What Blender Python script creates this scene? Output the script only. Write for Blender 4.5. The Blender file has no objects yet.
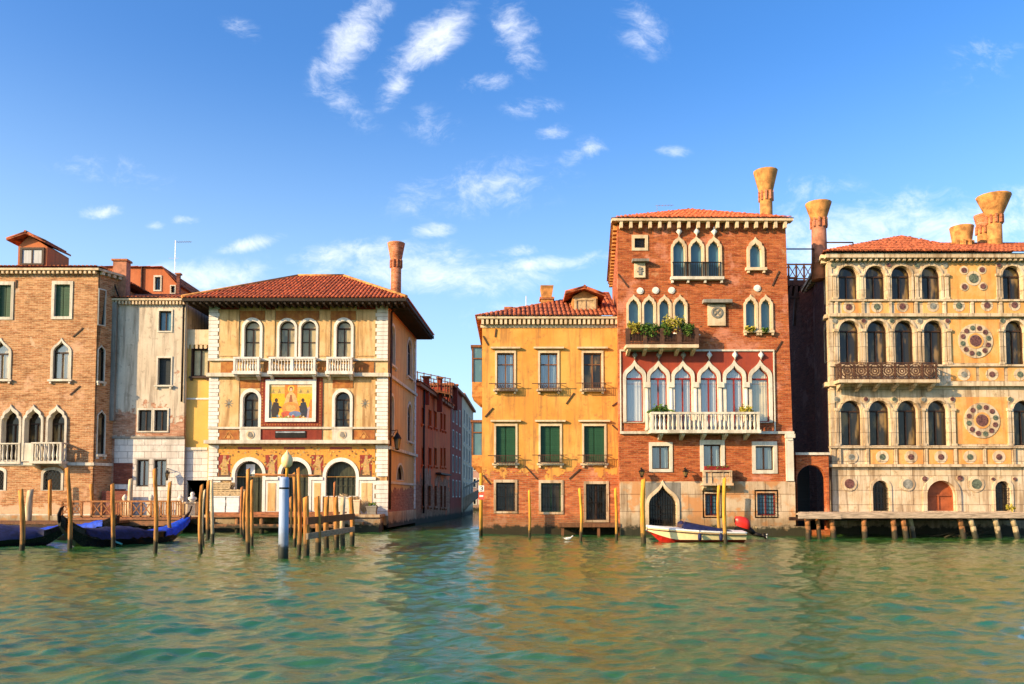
import bpy, math, random
import numpy as np
from mathutils import Vector
from mathutils.geometry import tessellate_polygon
R = math.radians
random.seed(7)
sc = bpy.context.scene
COL = sc.collection
# ------------------------------------------------------------ camera
FPX, CAMH, PITCH, PRINC = 810.0, 2.1, R(3.2), 451.7
cam = bpy.data.objects.new('camera', bpy.data.cameras.new('camera'))
COL.objects.link(cam); sc.camera = cam
cam.location = (0, 0, CAMH); cam.rotation_euler = (R(90) + PITCH, 0, 0)
cam.data.sensor_width = 36; cam.data.lens = 36 * FPX / 1024
cam.data.shift_y = (PRINC - 342) / 1024; cam.data.clip_end = 6000; cam.data.clip_start = 0.1
# ------------------------------------------------------------ sun, sky, exposure
SUN_AZ, SUN_EL = 60.0, 20.0        # degrees left of the facades' outward normal, and height
sv = Vector((-math.sin(R(SUN_AZ)) * math.cos(R(SUN_EL)), -math.cos(R(SUN_AZ)) * math.cos(R(SUN_EL)), math.sin(R(SUN_EL))))
sun = bpy.data.objects.new('sun', bpy.data.lights.new('sun', 'SUN'))
COL.objects.link(sun); sun.rotation_euler = sv.to_track_quat('Z', 'Y').to_euler()
sun.data.energy = 4.1; sun.data.angle = R(0.5); sun.data.color = (1.0, 0.72, 0.40)
sc.view_settings.view_transform = 'Standard'; sc.view_settings.look = 'None'
sc.view_settings.exposure = 1.05; sc.view_settings.gamma = 1.0
sc.render.engine = 'CYCLES'
sc.cycles.max_bounces = 5; sc.cycles.diffuse_bounces = 2; sc.cycles.glossy_bounces = 3
sc.cycles.transmission_bounces = 2; sc.cycles.transparent_max_bounces = 4
sc.cycles.caustics_reflective = False; sc.cycles.caustics_refractive = False

class NT:
    """small helper to wire node trees"""
    def __init__(s, tree): s.t = tree; s.t.nodes.clear()
    def n(s, typ, ins=None, **kw):
        nd = s.t.nodes.new(typ)
        for k, v in kw.items(): setattr(nd, k, v)
        for k, v in (ins or {}).items():
            sk = nd.inputs[k]
            if isinstance(v, bpy.types.NodeSocket): s.t.links.new(v, sk)
            else: sk.default_value = v
        return nd
    def m(s, op, a, b=0.0, c=0.0, clamp=False):
        nd = s.n('ShaderNodeMath', {0: a, 1: b, 2: c}, operation=op); nd.use_clamp = clamp
        return nd.outputs[0]
    def vm(s, op, a, b=(0, 0, 0)):
        nd = s.n('ShaderNodeVectorMath', {0: a, 1: b}, operation=op)
        return nd.outputs['Value'] if op == 'LENGTH' else nd.outputs[0]
    def mix(s, f, a, b, blend='MIX'):
        nd = s.n('ShaderNodeMix', data_type='RGBA', blend_type=blend)
        for i, v in ((0, f), (6, a), (7, b)):
            if isinstance(v, bpy.types.NodeSocket): s.t.links.new(v, nd.inputs[i])
            else: nd.inputs[i].default_value = v if i == 0 or len(v) == 4 else (*v, 1)
        return nd.outputs[2]
    def mr(s, v, a, b, c=0.0, d=1.0, smooth=True):
        nd = s.n('ShaderNodeMapRange', {0: v, 1: a, 2: b, 3: c, 4: d}); nd.clamp = True
        if smooth: nd.interpolation_type = 'SMOOTHSTEP'
        return nd.outputs[0]
    def noise(s, vec, scale, detail=4.0, rough=0.55, dist=0.0):
        return s.n('ShaderNodeTexNoise', {'Vector': vec, 'Scale': scale, 'Detail': detail, 'Roughness': rough, 'Distortion': dist}).outputs[0]

world = bpy.data.worlds.new('World'); sc.world = world; world.use_nodes = True
W = NT(world.node_tree)
sky = W.n('ShaderNodeTexSky', sky_type='NISHITA')
sky.sun_disc = False; sky.sun_elevation = R(SUN_EL); sky.sun_rotation = math.atan2(sv.x, sv.y)
sky.air_density = 1.0; sky.dust_density = 1.8; sky.ozone_density = 3.0
hs = W.n('ShaderNodeHueSaturation', {'Hue': 0.508, 'Saturation': 1.28, 'Value': 1.0, 'Fac': 1.0, 'Color': sky.outputs[0]})
dirv = W.n('ShaderNodeTexCoord').outputs['Generated']
sep = W.n('ShaderNodeSeparateXYZ', {0: dirv})
dy = W.m('MAXIMUM', sep.outputs[1], 0.02)
tx = W.m('DIVIDE', sep.outputs[0], dy); tz = W.m('DIVIDE', sep.outputs[2], dy)
tp = W.n('ShaderNodeCombineXYZ', {0: tx, 1: tz, 2: 0.0}).outputs[0]
def tdir(px, py):
    a = (px - 512) / FPX; b = (PRINC - py) / FPX
    d = math.cos(PITCH) - b * math.sin(PITCH); z = math.sin(PITCH) + b * math.cos(PITCH)
    return a / d, z / d
acc = None
# cloud patches: centre as seen, half sizes, tilt, weight
for (px, py, rx, ry, rot, w) in [
        (350, 42, 52, 20, 58, 1.0), (432, 40, 46, 19, 40, 1.0), (398, 88, 26, 12, 50, .75), (516, 32, 42, 20, -70, .62),
        (640, 28, 36, 24, -60, .42), (487, 82, 22, 12, 10, .6), (586, 150, 24, 11, 25, .66), (552, 132, 16, 8, 10, .66),
        (432, 125, 26, 16, -20, .55), (480, 188, 85, 26, 8, .48), (532, 108, 26, 10, 0, .5), (348, 108, 36, 14, -40, .4),
        (245, 30, 24, 10, -20, .4), (103, 213, 20, 7, 0, .8), (155, 225, 10, 5, 0, .7), (184, 220, 14, 5, 0, .6),
        (200, 278, 66, 16, 4, .85), (252, 244, 30, 7, 12, .85), (360, 252, 80, 12, 3, .72), (430, 272, 110, 20, -3, .85),
        (430, 232, 22, 8, 10, .7), (520, 250, 24, 6, 0, .6), (545, 264, 56, 8, 3, .75), (600, 256, 20, 6, 0, .5),
        (900, 235, 210, 36, 5, .82), (820, 190, 40, 14, 0, .5), (672, 152, 16, 6, 0, .5), (560, 320, 90, 20, 0, .5),
        (985, 55, 50, 26, 30, .3), (110, 170, 60, 16, -10, .33), (90, 285, 120, 12, 0, .55)]:
    c = tdir(px, py)
    v = W.vm('SUBTRACT', tp, (c[0], c[1], 0))
    vr = W.n('ShaderNodeVectorRotate', {'Vector': v, 'Angle': -R(rot)}, rotation_type='Z_AXIS').outputs[0]
    v = W.vm('MULTIPLY', vr, (FPX / rx, FPX / ry, 0))
    g = W.mr(W.vm('LENGTH', v), 1.9, 0.0, 0.0, w)
    acc = g if acc is None else W.m('MAXIMUM', acc, g)
warp = W.n('ShaderNodeTexNoise', {'Vector': tp, 'Scale': 9.0, 'Detail': 3.0}).outputs[1]
wv = W.vm('ADD', W.vm('MULTIPLY', tp, (1, 1.7, 1)), W.vm('MULTIPLY', warp, (.12, .12, .12)))
cn = W.noise(wv, 19.0, 12.0, 0.70)
cl = W.m('ADD', W.m('MULTIPLY', acc, 0.62), W.m('MULTIPLY', cn, 1.25))
cl = W.mr(cl, 0.70, 1.50, 0.0, 0.82)
cl = W.m('MULTIPLY', cl, W.mr(acc, 0.02, 0.3))
cl = W.m('MULTIPLY', cl, W.mr(sep.outputs[1], 0.05, 0.2))
hz = W.m('MULTIPLY', W.mr(sep.outputs[2], .50, .02), W.mr(sep.outputs[0], .55, -.65, .46, .70))
skyc = W.mix(cl, W.mix(hz, hs.outputs[0], (2.6, 3.6, 4.3)), (4.4, 4.5, 4.7))
bg = W.n('ShaderNodeBackground', {'Color': skyc, 'Strength': 0.15})
W.n('ShaderNodeOutputWorld', {'Surface': bg.outputs[0]})

# ------------------------------------------------------------ measuring helpers
def ray(px, py):
    a = (px - 512) / FPX; b = (PRINC - py) / FPX
    return a, math.cos(PITCH) - b * math.sin(PITCH), math.sin(PITCH) + b * math.cos(PITCH)
def XZ(px, py, Y):
    dx, dy_, dz = ray(px, py); return dx * Y / dy_, CAMH + dz * Y / dy_
def YW(py):                      # distance of a point of the water line
    dx, dy_, dz = ray(512, py); return -CAMH * dy_ / dz
class Fr:
    """a vertical wall plane: u along it, v = height, d = outward"""
    def __init__(s, A, U, N): s.A = Vector(A); s.U = Vector(U).normalized(); s.N = Vector(N).normalized()
    def pt(s, u, v, d=0.0):
        p = s.A + s.U * u + s.N * d; return (p.x, p.y, v)
    def m(s, px, py):
        dx, dy_, dz = ray(px, py)
        det = dx * (-s.U.y) + s.U.x * dy_
        t = (s.A.x * (-s.U.y) + s.U.x * s.A.y) / det
        P_ = Vector((dx * t, dy_ * t)); return (P_ - s.A).dot(s.U), CAMH + dz * t
    def rect(s, x0, y0, x1, y1):
        my = (y0 + y1) / 2; mx = (x0 + x1) / 2
        u0 = s.m(x0, my)[0]; u1 = s.m(x1, my)[0]; v1 = s.m(mx, y0)[1]; v0 = s.m(mx, y1)[1]
        return u0, v0, u1, v1
def front(Y): return Fr((0, Y), (1, 0), (0, -1))
def side(A, B, right=True):      # a wall running back from A to B; outward is +x when right
    d = Vector(B) - Vector(A); n = Vector((d.y, -d.x)) if right else Vector((-d.y, d.x))
    return Fr(A, d, n)
# ------------------------------------------------------------ materials
MATS = {}
def new_mat(name):
    m = bpy.data.materials.new(name); m.use_nodes = True; MATS[name] = m
    return m, NT(m.node_tree)
def finish(t, col, rough=0.8, bump=None, bstr=0.4, bdist=0.02, metal=0.0, spec=0.3, alpha=None):
    ins = {'Base Color': col if isinstance(col, bpy.types.NodeSocket) else (*col, 1), 'Roughness': rough, 'Metallic': metal, 'Specular IOR Level': spec}
    if bump is not None: ins['Normal'] = t.n('ShaderNodeBump', {'Height': bump, 'Strength': bstr, 'Distance': bdist}).outputs[0]
    p = t.n('ShaderNodeBsdfPrincipled', ins)
    t.n('ShaderNodeOutputMaterial', {'Surface': p.outputs[0]}); return p
def pos(t): return t.n('ShaderNodeNewGeometry').outputs['Position']
def brickcol(t, P, c1, c2, mort, row=0.115, w=0.36):
    s = t.n('ShaderNodeSeparateXYZ', {0: P})
    wob = t.m('MULTIPLY', t.noise(P, 1.3, 2), 0.10)
    v = t.n('ShaderNodeCombineXYZ', {0: t.m('ADD', t.m('ADD', s.outputs[0], s.outputs[1]), 400.0), 1: t.m('ADD', t.m('ADD', s.outputs[2], wob), 50.0), 2: 0.0}).outputs[0]
    b = t.n('ShaderNodeTexBrick', {'Vector': v, 'Color1': (*c1, 1), 'Color2': (*c2, 1), 'Mortar': (*mort, 1), 'Scale': 1.0, 'Mortar Size': 0.012, 'Mortar Smooth': 0.4, 'Brick Width': w, 'Row Height': row})
    st = t.vm('MULTIPLY', P, (1.3, 1.3, 7.0))
    n1 = t.noise(st, 1.2, 8, 0.78); n2 = t.noise(P, 0.5, 8, 0.7)
    c = t.mix(t.mr(n1, 0.46, 0.68, 0, .85), b.outputs[0], tuple(x * .30 for x in c1))
    c = t.mix(t.mr(n1, 0.45, 0.30, 0, .8), c, tuple(min(1, x * 1.3 + .06) for x in c2))
    c = t.mix(t.mr(n2, 0.54, 0.64, 0, .6), c, tuple(min(1, x * 1.05 + .13) for x in c2))
    c = t.mix(t.mr(t.noise(P, 0.8, 7, .72), 0.55, 0.66, 0, .5), c, tuple(x * .45 for x in c1))
    return c, b.outputs[1], n1
def brick(name, c1, c2, mort, algae=True, pale=None):
    m, t = new_mat(name); P = pos(t)
    c, fac, n1 = brickcol(t, P, c1, c2, mort)
    if pale:                                   # patches of old plaster left on the wall
        z = t.n('ShaderNodeSeparateXYZ', {0: P}).outputs[2]
        mk = t.m('ADD', t.mr(z, pale[1] + .4, pale[1] - .4), t.m('MULTIPLY', t.m('SUBTRACT', t.noise(P, 0.9, 6, .65), .5), 4.0))
        c = t.mix(t.mr(mk, .5, .75, 0, .7), c, pale[0])
    if algae: c = algae_mix(t, P, c)
    h = t.m('ADD', t.m('MULTIPLY', fac, -1.0), t.m('MULTIPLY', n1, 2.0))
    finish(t, c, 0.9, h, 0.7, 0.02); return m
def algae_mix(t, P, c, top=0.45):
    z = t.n('ShaderNodeSeparateXYZ', {0: P}).outputs[2]
    zz = t.m('ADD', z, t.m('MULTIPLY', t.m('SUBTRACT', t.noise(P, 2.2, 5, .7), .5), 1.0))
    c = t.mix(t.mr(zz, top + .75, top + .25, 0, .45), c, (0.12, 0.10, 0.05))
    return t.mix(t.mr(zz, top + .12, top - .1, 0, .95), c, (0.018, 0.02, 0.010))
def stucco(name, c1, c2, c3, sc1=0.5, streak=0.5, algae=True, brk=None, rough=.88, patch=None, block=None):
    """plaster or stone: two tones in clouds, streaks of c3 running down, fine grain"""
    m, t = new_mat(name); P = pos(t)
    n1 = t.noise(P, sc1, 7, .62); c = t.mix(t.mr(n1, .36, .64), c1, c2)
    st = t.noise(t.vm('MULTIPLY', P, (2.6, 2.6, .22)), 1.0, 6, .68)
    c = t.mix(t.mr(st, .45, .66, 0, streak), c, c3)
    n2 = t.noise(P, 2.6, 8, .7); c = t.mix(t.mr(n2, .55, .68, 0, streak * .8), c, c3)
    if patch: c = t.mix(t.mr(t.noise(P, patch[1], 5, .6), .55, .62, 0, .85), c, patch[0])
    g = t.noise(P, 18, 3, .6); c = t.mix(t.mr(g, .3, .7, .0, .16), c, tuple(x * .45 for x in c1))
    h = t.m('ADD', n2, t.m('MULTIPLY', g, .4))
    if block:
        s_ = t.n('ShaderNodeSeparateXYZ', {0: P}); bv = t.n('ShaderNodeCombineXYZ', {0: t.m('ADD', t.m('ADD', s_.outputs[0], s_.outputs[1]), 400.0), 1: t.m('ADD', s_.outputs[2], 50.0), 2: 0.0}).outputs[0]
        bt = t.n('ShaderNodeTexBrick', {'Vector': bv, 'Color1': (1, 1, 1, 1), 'Color2': (.82, .80, .78, 1), 'Mortar': (.30, .26, .22, 1), 'Scale': 1.0, 'Mortar Size': .016, 'Mortar Smooth': .3, 'Brick Width': block[0], 'Row Height': block[1]})
        c = t.mix(.85, c, bt.outputs[0], 'MULTIPLY'); h = t.m('SUBTRACT', h, bt.outputs[1])
    if brk:
        z = t.n('ShaderNodeSeparateXYZ', {0: P}).outputs[2]
        bc, fac, _ = brickcol(t, P, brk[0], brk[1], (.36, .22, .12))
        k = t.m('ADD', t.mr(z, brk[2] + brk[3], brk[2] - brk[3], 0, 1, False), t.m('MULTIPLY', t.m('SUBTRACT', t.noise(P, brk[4] if len(brk) > 4 else .8, 7, .66), .5), 2.8))
        k = t.mr(k, .50, .56); c = t.mix(k, c, bc); h = t.m('SUBTRACT', h, t.m('MULTIPLY', k, 1.2))
    if algae: c = algae_mix(t, P, c)
    finish(t, c, rough, h, .5, .02); return m
def plain(name, c, rough=.6, metal=0., var=.25, scale=5.0, spec=.3, wet=False, grain=None):
    m, t = new_mat(name); P = pos(t)
    v = t.vm('MULTIPLY', P, grain) if grain else P
    n = t.noise(v, scale, 5, .65)
    cc = t.mix(t.mr(n, .35, .68, 0, 1), c, tuple(max(0, x * (1 - var * 2)) for x in c))
    if wet: cc = algae_mix(t, P, cc, .42)
    finish(t, cc, rough, n, .3, .01, metal, spec); return m
def glass(name, c=(.012, .014, .014), tint=(.10, .09, .06)):
    m, t = new_mat(name); P = pos(t)
    n = t.noise(t.vm('MULTIPLY', P, (2.2, 2.2, .7)), 1.0, 3, .5)
    cc = t.mix(t.mr(n, .48, .66), c, tint)
    finish(t, cc, .06, t.noise(P, .9, 2), .35, .05, 0, .45); return m
brick('brick_ochre', (.40, .15, .055), (.56, .29, .13), (.60, .44, .25), pale=((.60, .44, .29), 1.6))
brick('brick_red', (.32, .062, .018), (.48, .13, .035), (.40, .18, .08), algae=False, pale=((.50, .25, .12), -6))
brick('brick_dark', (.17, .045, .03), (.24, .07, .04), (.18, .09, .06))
brick('brick_chimney', (.46, .13, .05), (.58, .20, .08), (.5, .3, .18), algae=False)
stucco('stucco_yellow', (.76, .39, .09), (.66, .28, .05), (.36, .16, .05), .5, .9, True, ((.38, .075, .02), (.54, .17, .05), 3.5, 1.1, .75))
stucco('stucco_red', (.36, .06, .03), (.28, .045, .022), (.20, .04, .03), .6, .5)
stucco('stucco_canal_red', (.86, .13, .03), (.90, .18, .04), (.28, .05, .02), .3, .5, True, ((.30, .08, .035), (.40, .16, .08), 3.8, 1.6, .5))
stucco('stucco_orange', (.55, .18, .07), (.48, .14, .05), (.25, .09, .05), .5, .4, False)
stucco('stucco_white_old', (.70, .60, .47), (.60, .49, .36), (.24, .19, .14), .4, .8, False, ((.42, .18, .10), (.55, .33, .22), 7.2, 2.6, .7))
stucco('stucco_muted_yellow', (.78, .46, .12), (.70, .40, .09), (.40, .30, .13), .5, .35, False)
stucco('stucco_cream', (.72, .51, .26), (.62, .38, .15), (.30, .16, .06), .6, .9, False)
stucco('stucco_cream_side', (.72, .45, .16), (.62, .36, .12), (.33, .17, .08), .3, .45, True, ((.30, .10, .05), (.38, .15, .07), 2.6, .7, .3))
stucco('stone', (.72, .67, .56), (.60, .54, .43), (.26, .22, .16), .9, .5)
stucco('stone_warm', (.74, .58, .39), (.62, .46, .28), (.26, .19, .11), 1.2, .45)
stucco('stone_white', (.82, .79, .73), (.72, .68, .62), (.32, .29, .26), .8, .4)
stucco('stone_base', (.66, .52, .36), (.56, .40, .24), (.25, .15, .08), .7, .8, True, None, .88, ((.58, .26, .09), .7), (1.7, .95))
stucco('ashlar_white', (.80, .76, .70), (.70, .65, .58), (.36, .31, .26), .8, .5, True, None, .88, None, (1.1, .42))
stucco('stone_grey', (.30, .28, .24), (.22, .20, .17), (.09, .08, .06), .8, .6)
stucco('marble', (.72, .59, .42), (.62, .47, .29), (.30, .20, .11), 1.3, .9, True, None, .7, None, (1.25, .82))
stucco('marble_orange', (.72, .31, .07), (.72, .42, .15), (.48, .17, .05), 1.3, .6, False, None, .7)
stucco('panel_rust', (.34, .11, .03), (.46, .20, .05), (.18, .06, .03), 3.0, .5, False)
stucco('panel_maroon', (.20, .03, .018), (.27, .05, .025), (.10, .02, .012), 2.0, .4, False)
stucco('far_pink', (.50, .30, .22), (.45, .24, .18), (.3, .2, .15), .3, .3)
plain('tile', (.74, .18, .06), .85, var=.40, scale=3.2, grain=(1.0, 1.0, 1.6))
plain('tile_dull', (.52, .14, .055), .85, var=.38, scale=3.2, grain=(1.0, 1.0, 1.6))
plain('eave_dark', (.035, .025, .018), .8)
plain('wood_dark', (.05, .024, .014), .6)
plain('wood_door', (.38, .10, .035), .6, var=.2, scale=2)
plain('wood_red', (.30, .025, .014), .5)
plain('wood_brown', (.20, .085, .035), .7, grain=(1, 1, .2), scale=8)
plain('wood_rail', (.42, .17, .055), .75, var=.3, scale=6, wet=True)
plain('wood_jetty', (.44, .15, .06), .7, var=.3, scale=3, grain=(1, 1, 4), wet=True)
plain('wood_bleached', (.55, .42, .30), .75, var=.3, scale=3, grain=(.6, 1, 6), wet=True)
plain('wood_pale', (.55, .40, .22), .8, var=.2)
plain('pile_wood', (.66, .27, .05), .75, var=.40, scale=3, grain=(5, 5, .35), wet=True)
plain('pile_ochre', (.76, .36, .03), .7, var=.28, scale=3, grain=(5, 5, .35), wet=True)
plain('pile_rust', (.48, .17, .05), .75, var=.3, scale=4, grain=(3, 3, .5), wet=True)
plain('pile_weathered', (.66, .50, .30), .75, var=.25, scale=3, grain=(4, 4, .5), wet=True)
plain('pile_blue', (.32, .42, .62), .5, var=.10, scale=2, grain=(3, 3, .5), wet=True)
plain('shutter_green', (.022, .085, .038), .5, var=.15, grain=(.2, .2, 9), scale=3)
plain('shutter_dark', (.012, .02, .022), .5, grain=(.2, .2, 9), scale=3)
plain('door_green', (.06, .065, .035), .5, var=.35, scale=2, grain=(6, 6, .4))
plain('iron', (.02, .017, .015), .55, metal=.4)
plain('iron_rust', (.10, .045, .025), .7)
plain('plant', (.10, .19, .025), .8, var=.35, scale=6)
plain('plant_yellow', (.42, .36, .04), .8, var=.3, scale=6)
plain('curtain', (.52, .55, .56), .9, var=.12, scale=2, grain=(6, 6, .2))
plain('curtain_blue', (.24, .34, .38), .8, var=.35, scale=1.2, grain=(6, 6, .3))
plain('curtain_cream', (.62, .52, .30), .9, var=.12, scale=1.5)
plain('white_paint', (.78, .78, .76), .4, var=.06)
plain('boat_cream', (.80, .66, .36), .3, var=.05)
plain('red_paint', (.62, .03, .02), .35, var=.05)
plain('navy_cloth', (.012, .018, .085), .75, var=.3)
plain('blue_cloth', (.008, .07, .62), .7, var=.25)
plain('black_lacquer', (.010, .009, .010), .18, var=.2)
plain('steel', (.5, .5, .48), .4, metal=.7)
plain('terracotta', (.50, .17, .07), .8)
plain('porphyry', (.20, .085, .07), .4, var=.38, scale=9)
plain('verde', (.15, .18, .12), .4, var=.38, scale=9)
plain('grey_marble', (.30, .30, .26), .4, var=.3)
plain('chimney_plaster', (.62, .29, .085), .85, var=.30, scale=2.5)
plain('chimney_pink', (.50, .21, .12), .85, var=.25, scale=2)
plain('gull_white', (.8, .8, .78), .7, var=.05)
plain('gull_grey', (.35, .36, .38), .7, var=.05)
plain('rope_teal', (.10, .38, .36), .6, var=.1)
plain('cloth_white', (.78, .78, .77), .7, var=.08)
glass('glass_dark', (.010, .010, .009), (.07, .05, .03)); glass('glass_sky_tint', (.07, .17, .23), (.10, .22, .28)); glass('glass_warm', (.02, .017, .012), (.22, .14, .05)); glass('glass_cream', (.42, .34, .18), (.20, .17, .10))  # bluish panes: the sky's reflection is painted into their base colour
m, t = new_mat('glass_clear')
mx = t.n('ShaderNodeMixShader', {0: .2, 1: t.n('ShaderNodeBsdfTransparent').outputs[0], 2: t.n('ShaderNodeBsdfGlossy', {'Roughness': .03}).outputs[0]})
t.n('ShaderNodeOutputMaterial', {'Surface': mx.outputs[0]})
m, t = new_mat('lamp_globe'); finish(t, (1.0, .66, .32), .45)
m, t = new_mat('painted')                       # several pigments carried by the mesh (mosaic, signs)
P = pos(t); a = t.n('ShaderNodeAttribute', attribute_name='Col').outputs[0]
vo = t.n('ShaderNodeTexVoronoi', {'Vector': P, 'Scale': 22.0})
cc = t.mix(.30, a, vo.outputs[1], 'SOFT_LIGHT'); cc = t.mix(t.mr(t.noise(P, 5, 5), .5, .75, 0, .35), cc, (.10, .06, .02))
finish(t, cc, .45, vo.outputs[0], .2, .01)
m, t = new_mat('painted_smooth')
a = t.n('ShaderNodeAttribute', attribute_name='Col').outputs[0]; finish(t, a, .5)

# ------------------------------------------------------------ mesh builder
def origin(o):
    while o is not None and o.parent is not None: o = o.parent
    return o.location.copy() if o is not None else Vector((0, 0, 0))
class MB:
    def __init__(s): s.v = []; s.f = []; s.c = []; s.sm = []; s.col = None; s.smooth = False
    def quad(s, *p):
        i = len(s.v); s.v += [tuple(q) for q in p]; s.face(range(i, i + len(p)))
    def face(s, idx): s.f.append(tuple(idx)); s.c.append(s.col); s.sm.append(s.smooth)
    def hexa(s, a, b):            # two quads (lists of 4 points) joined into a solid
        i = len(s.v); s.v += [tuple(q) for q in a] + [tuple(q) for q in b]
        for f in ((0, 1, 2, 3), (7, 6, 5, 4), (0, 4, 5, 1), (1, 5, 6, 2), (2, 6, 7, 3), (3, 7, 4, 0)): s.face([i + k for k in f])
    def box(s, F, u0, v0, u1, v1, d0, d1):
        s.hexa([F.pt(u0, v0, d1), F.pt(u1, v0, d1), F.pt(u1, v1, d1), F.pt(u0, v1, d1)],
               [F.pt(u0, v0, d0), F.pt(u1, v0, d0), F.pt(u1, v1, d0), F.pt(u0, v1, d0)])
    def wbox(s, x0, y0, z0, x1, y1, z1):
        s.hexa([(x0, y0, z0), (x1, y0, z0), (x1, y0, z1), (x0, y0, z1)], [(x0, y1, z0), (x1, y1, z0), (x1, y1, z1), (x0, y1, z1)])
    def beam(s, F, p, q, w, d0, d1):   # a slanting bar lying on a wall
        a = Vector(p); b = Vector(q); n = (b - a).normalized(); n = Vector((-n.y, n.x)) * w / 2
        P4 = [a - n, b - n, b + n, a + n]
        s.hexa([F.pt(x.x, x.y, d1) for x in P4], [F.pt(x.x, x.y, d0) for x in P4])
    def slab(s, F, outer, holes, d1, d0, reveal=True):
        """a plate with openings: front at d1, edges back to d0"""
        loops = [[Vector((a, b, 0)) for a, b in outer]] + [[Vector((a, b, 0)) for a, b in h] for h in holes]
        tris = tessellate_polygon(loops); fl = [p for l in loops for p in l]; i = len(s.v)
        s.v += [F.pt(p.x, p.y, d1) for p in fl]
        for a, b, c in tris:
            cr = (fl[b] - fl[a]).cross(fl[c] - fl[a]).z
            s.face((i + a, i + b, i + c) if cr > 0 else (i + a, i + c, i + b))
        if reveal:
            for l in loops:
                k = len(s.v); n = len(l)
                s.v += [F.pt(p.x, p.y, d1) for p in l] + [F.pt(p.x, p.y, d0) for p in l]
                for j in range(n):
                    j2 = (j + 1) % n; s.face((k + j, k + j2, k + n + j2, k + n + j))
    def ring(s, F, inn, out, d1, d0i, d0o, bottom=True):
        n = len(inn); k = len(s.v)
        s.v += [F.pt(*p, d1) for p in inn] + [F.pt(*p, d1) for p in out] + [F.pt(*p, d0i) for p in inn] + [F.pt(*p, d0o) for p in out]
        for j in range(n if bottom else n - 1):
            j2 = (j + 1) % n
            s.face((k + j, k + n + j, k + n + j2, k + j2)); s.face((k + j, k + j2, k + 2 * n + j2, k + 2 * n + j)); s.face((k + n + j, k + 3 * n + j, k + 3 * n + j2, k + n + j2))
    def tube(s, p, q, r0, r1=None, n=8, cap=True):
        r1 = r0 if r1 is None else r1; p = Vector(p); q = Vector(q); ax = (q - p)
        if ax.length < 1e-6: return
        ax.normalize(); a = ax.orthogonal().normalized(); b = ax.cross(a); k = len(s.v)
        for c, r in ((p, r0), (q, r1)):
            for j in range(n):
                an = 2 * math.pi * j / n; s.v.append(tuple(c + (a * math.cos(an) + b * math.sin(an)) * r))
        sm = s.smooth; s.smooth = n > 5
        for j in range(n): s.face((k + j, k + (j + 1) % n, k + n + (j + 1) % n, k + n + j))
        s.smooth = sm
        if cap: s.face([k + n + j for j in range(n)]); s.face([k + n - 1 - j for j in range(n)])
    def lathe(s, c, prof, n=16, smooth=True, sq=1.0, ang=0.0):
        """prof = [(r, z), ...] turned about the vertical through c"""
        k = len(s.v); sm = s.smooth; s.smooth = smooth
        for r, z in prof:
            for j in range(n):
                an = ang + 2 * math.pi * j / n; s.v.append((c[0] + r * math.cos(an), c[1] + r * math.sin(an) * sq, c[2] + z))
        for i in range(len(prof) - 1):
            for j in range(n): s.face((k + i * n + j, k + i * n + (j + 1) % n, k + (i + 1) * n + (j + 1) % n, k + (i + 1) * n + j))
        s.smooth = False; s.face([k + (len(prof) - 1) * n + j for j in range(n)]); s.face([k + n - 1 - j for j in range(n)]); s.smooth = sm
    def disc(s, F, u, v, r, d0, d1, n=20):
        k = len(s.v)
        for d in (d1, d0):
            for j in range(n): s.v.append(F.pt(u + r * math.cos(6.28318 * j / n), v + r * math.sin(6.28318 * j / n), d))
        s.face([k + j for j in range(n)])
        for j in range(n): s.face((k + j, k + (j + 1) % n, k + n + (j + 1) % n, k + n + j))
    def build(s, name, mat, parent=None, loc=None):
        me = bpy.data.meshes.new(name)
        o = Vector(loc) if loc is not None else origin(parent)
        me.from_pydata([(x - o.x, y - o.y, z - o.z) for x, y, z in s.v], [], s.f)
        me.polygons.foreach_set('use_smooth', s.sm)
        if any(c is not None for c in s.c):
            at = me.color_attributes.new('Col', 'FLOAT_COLOR', 'CORNER'); dat = []
            for f, c in zip(s.f, s.c): dat += list((*(c or (.5, .5, .5)), 1.0)) * len(f)
            at.data.foreach_set('color', dat)
        me.materials.append(MATS[mat] if isinstance(mat, str) else mat); me.update()
        ob = bpy.data.objects.new(name, me); COL.objects.link(ob)
        if parent is not None: ob.parent = parent
        if loc is not None: ob.location = Vector(loc) - origin(parent)
        return ob
def tag(o, label, cat, group=None):
    o['label'] = label; o['category'] = cat
    if group: o['group'] = group
    return o
def thing(name, loc, label, cat, group=None):
    o = bpy.data.objects.new(name, None); COL.objects.link(o); o.location = loc; o.empty_display_size = .3
    return tag(o, label, cat, group)
def struct(o): o['kind'] = 'structure'; return o

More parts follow.
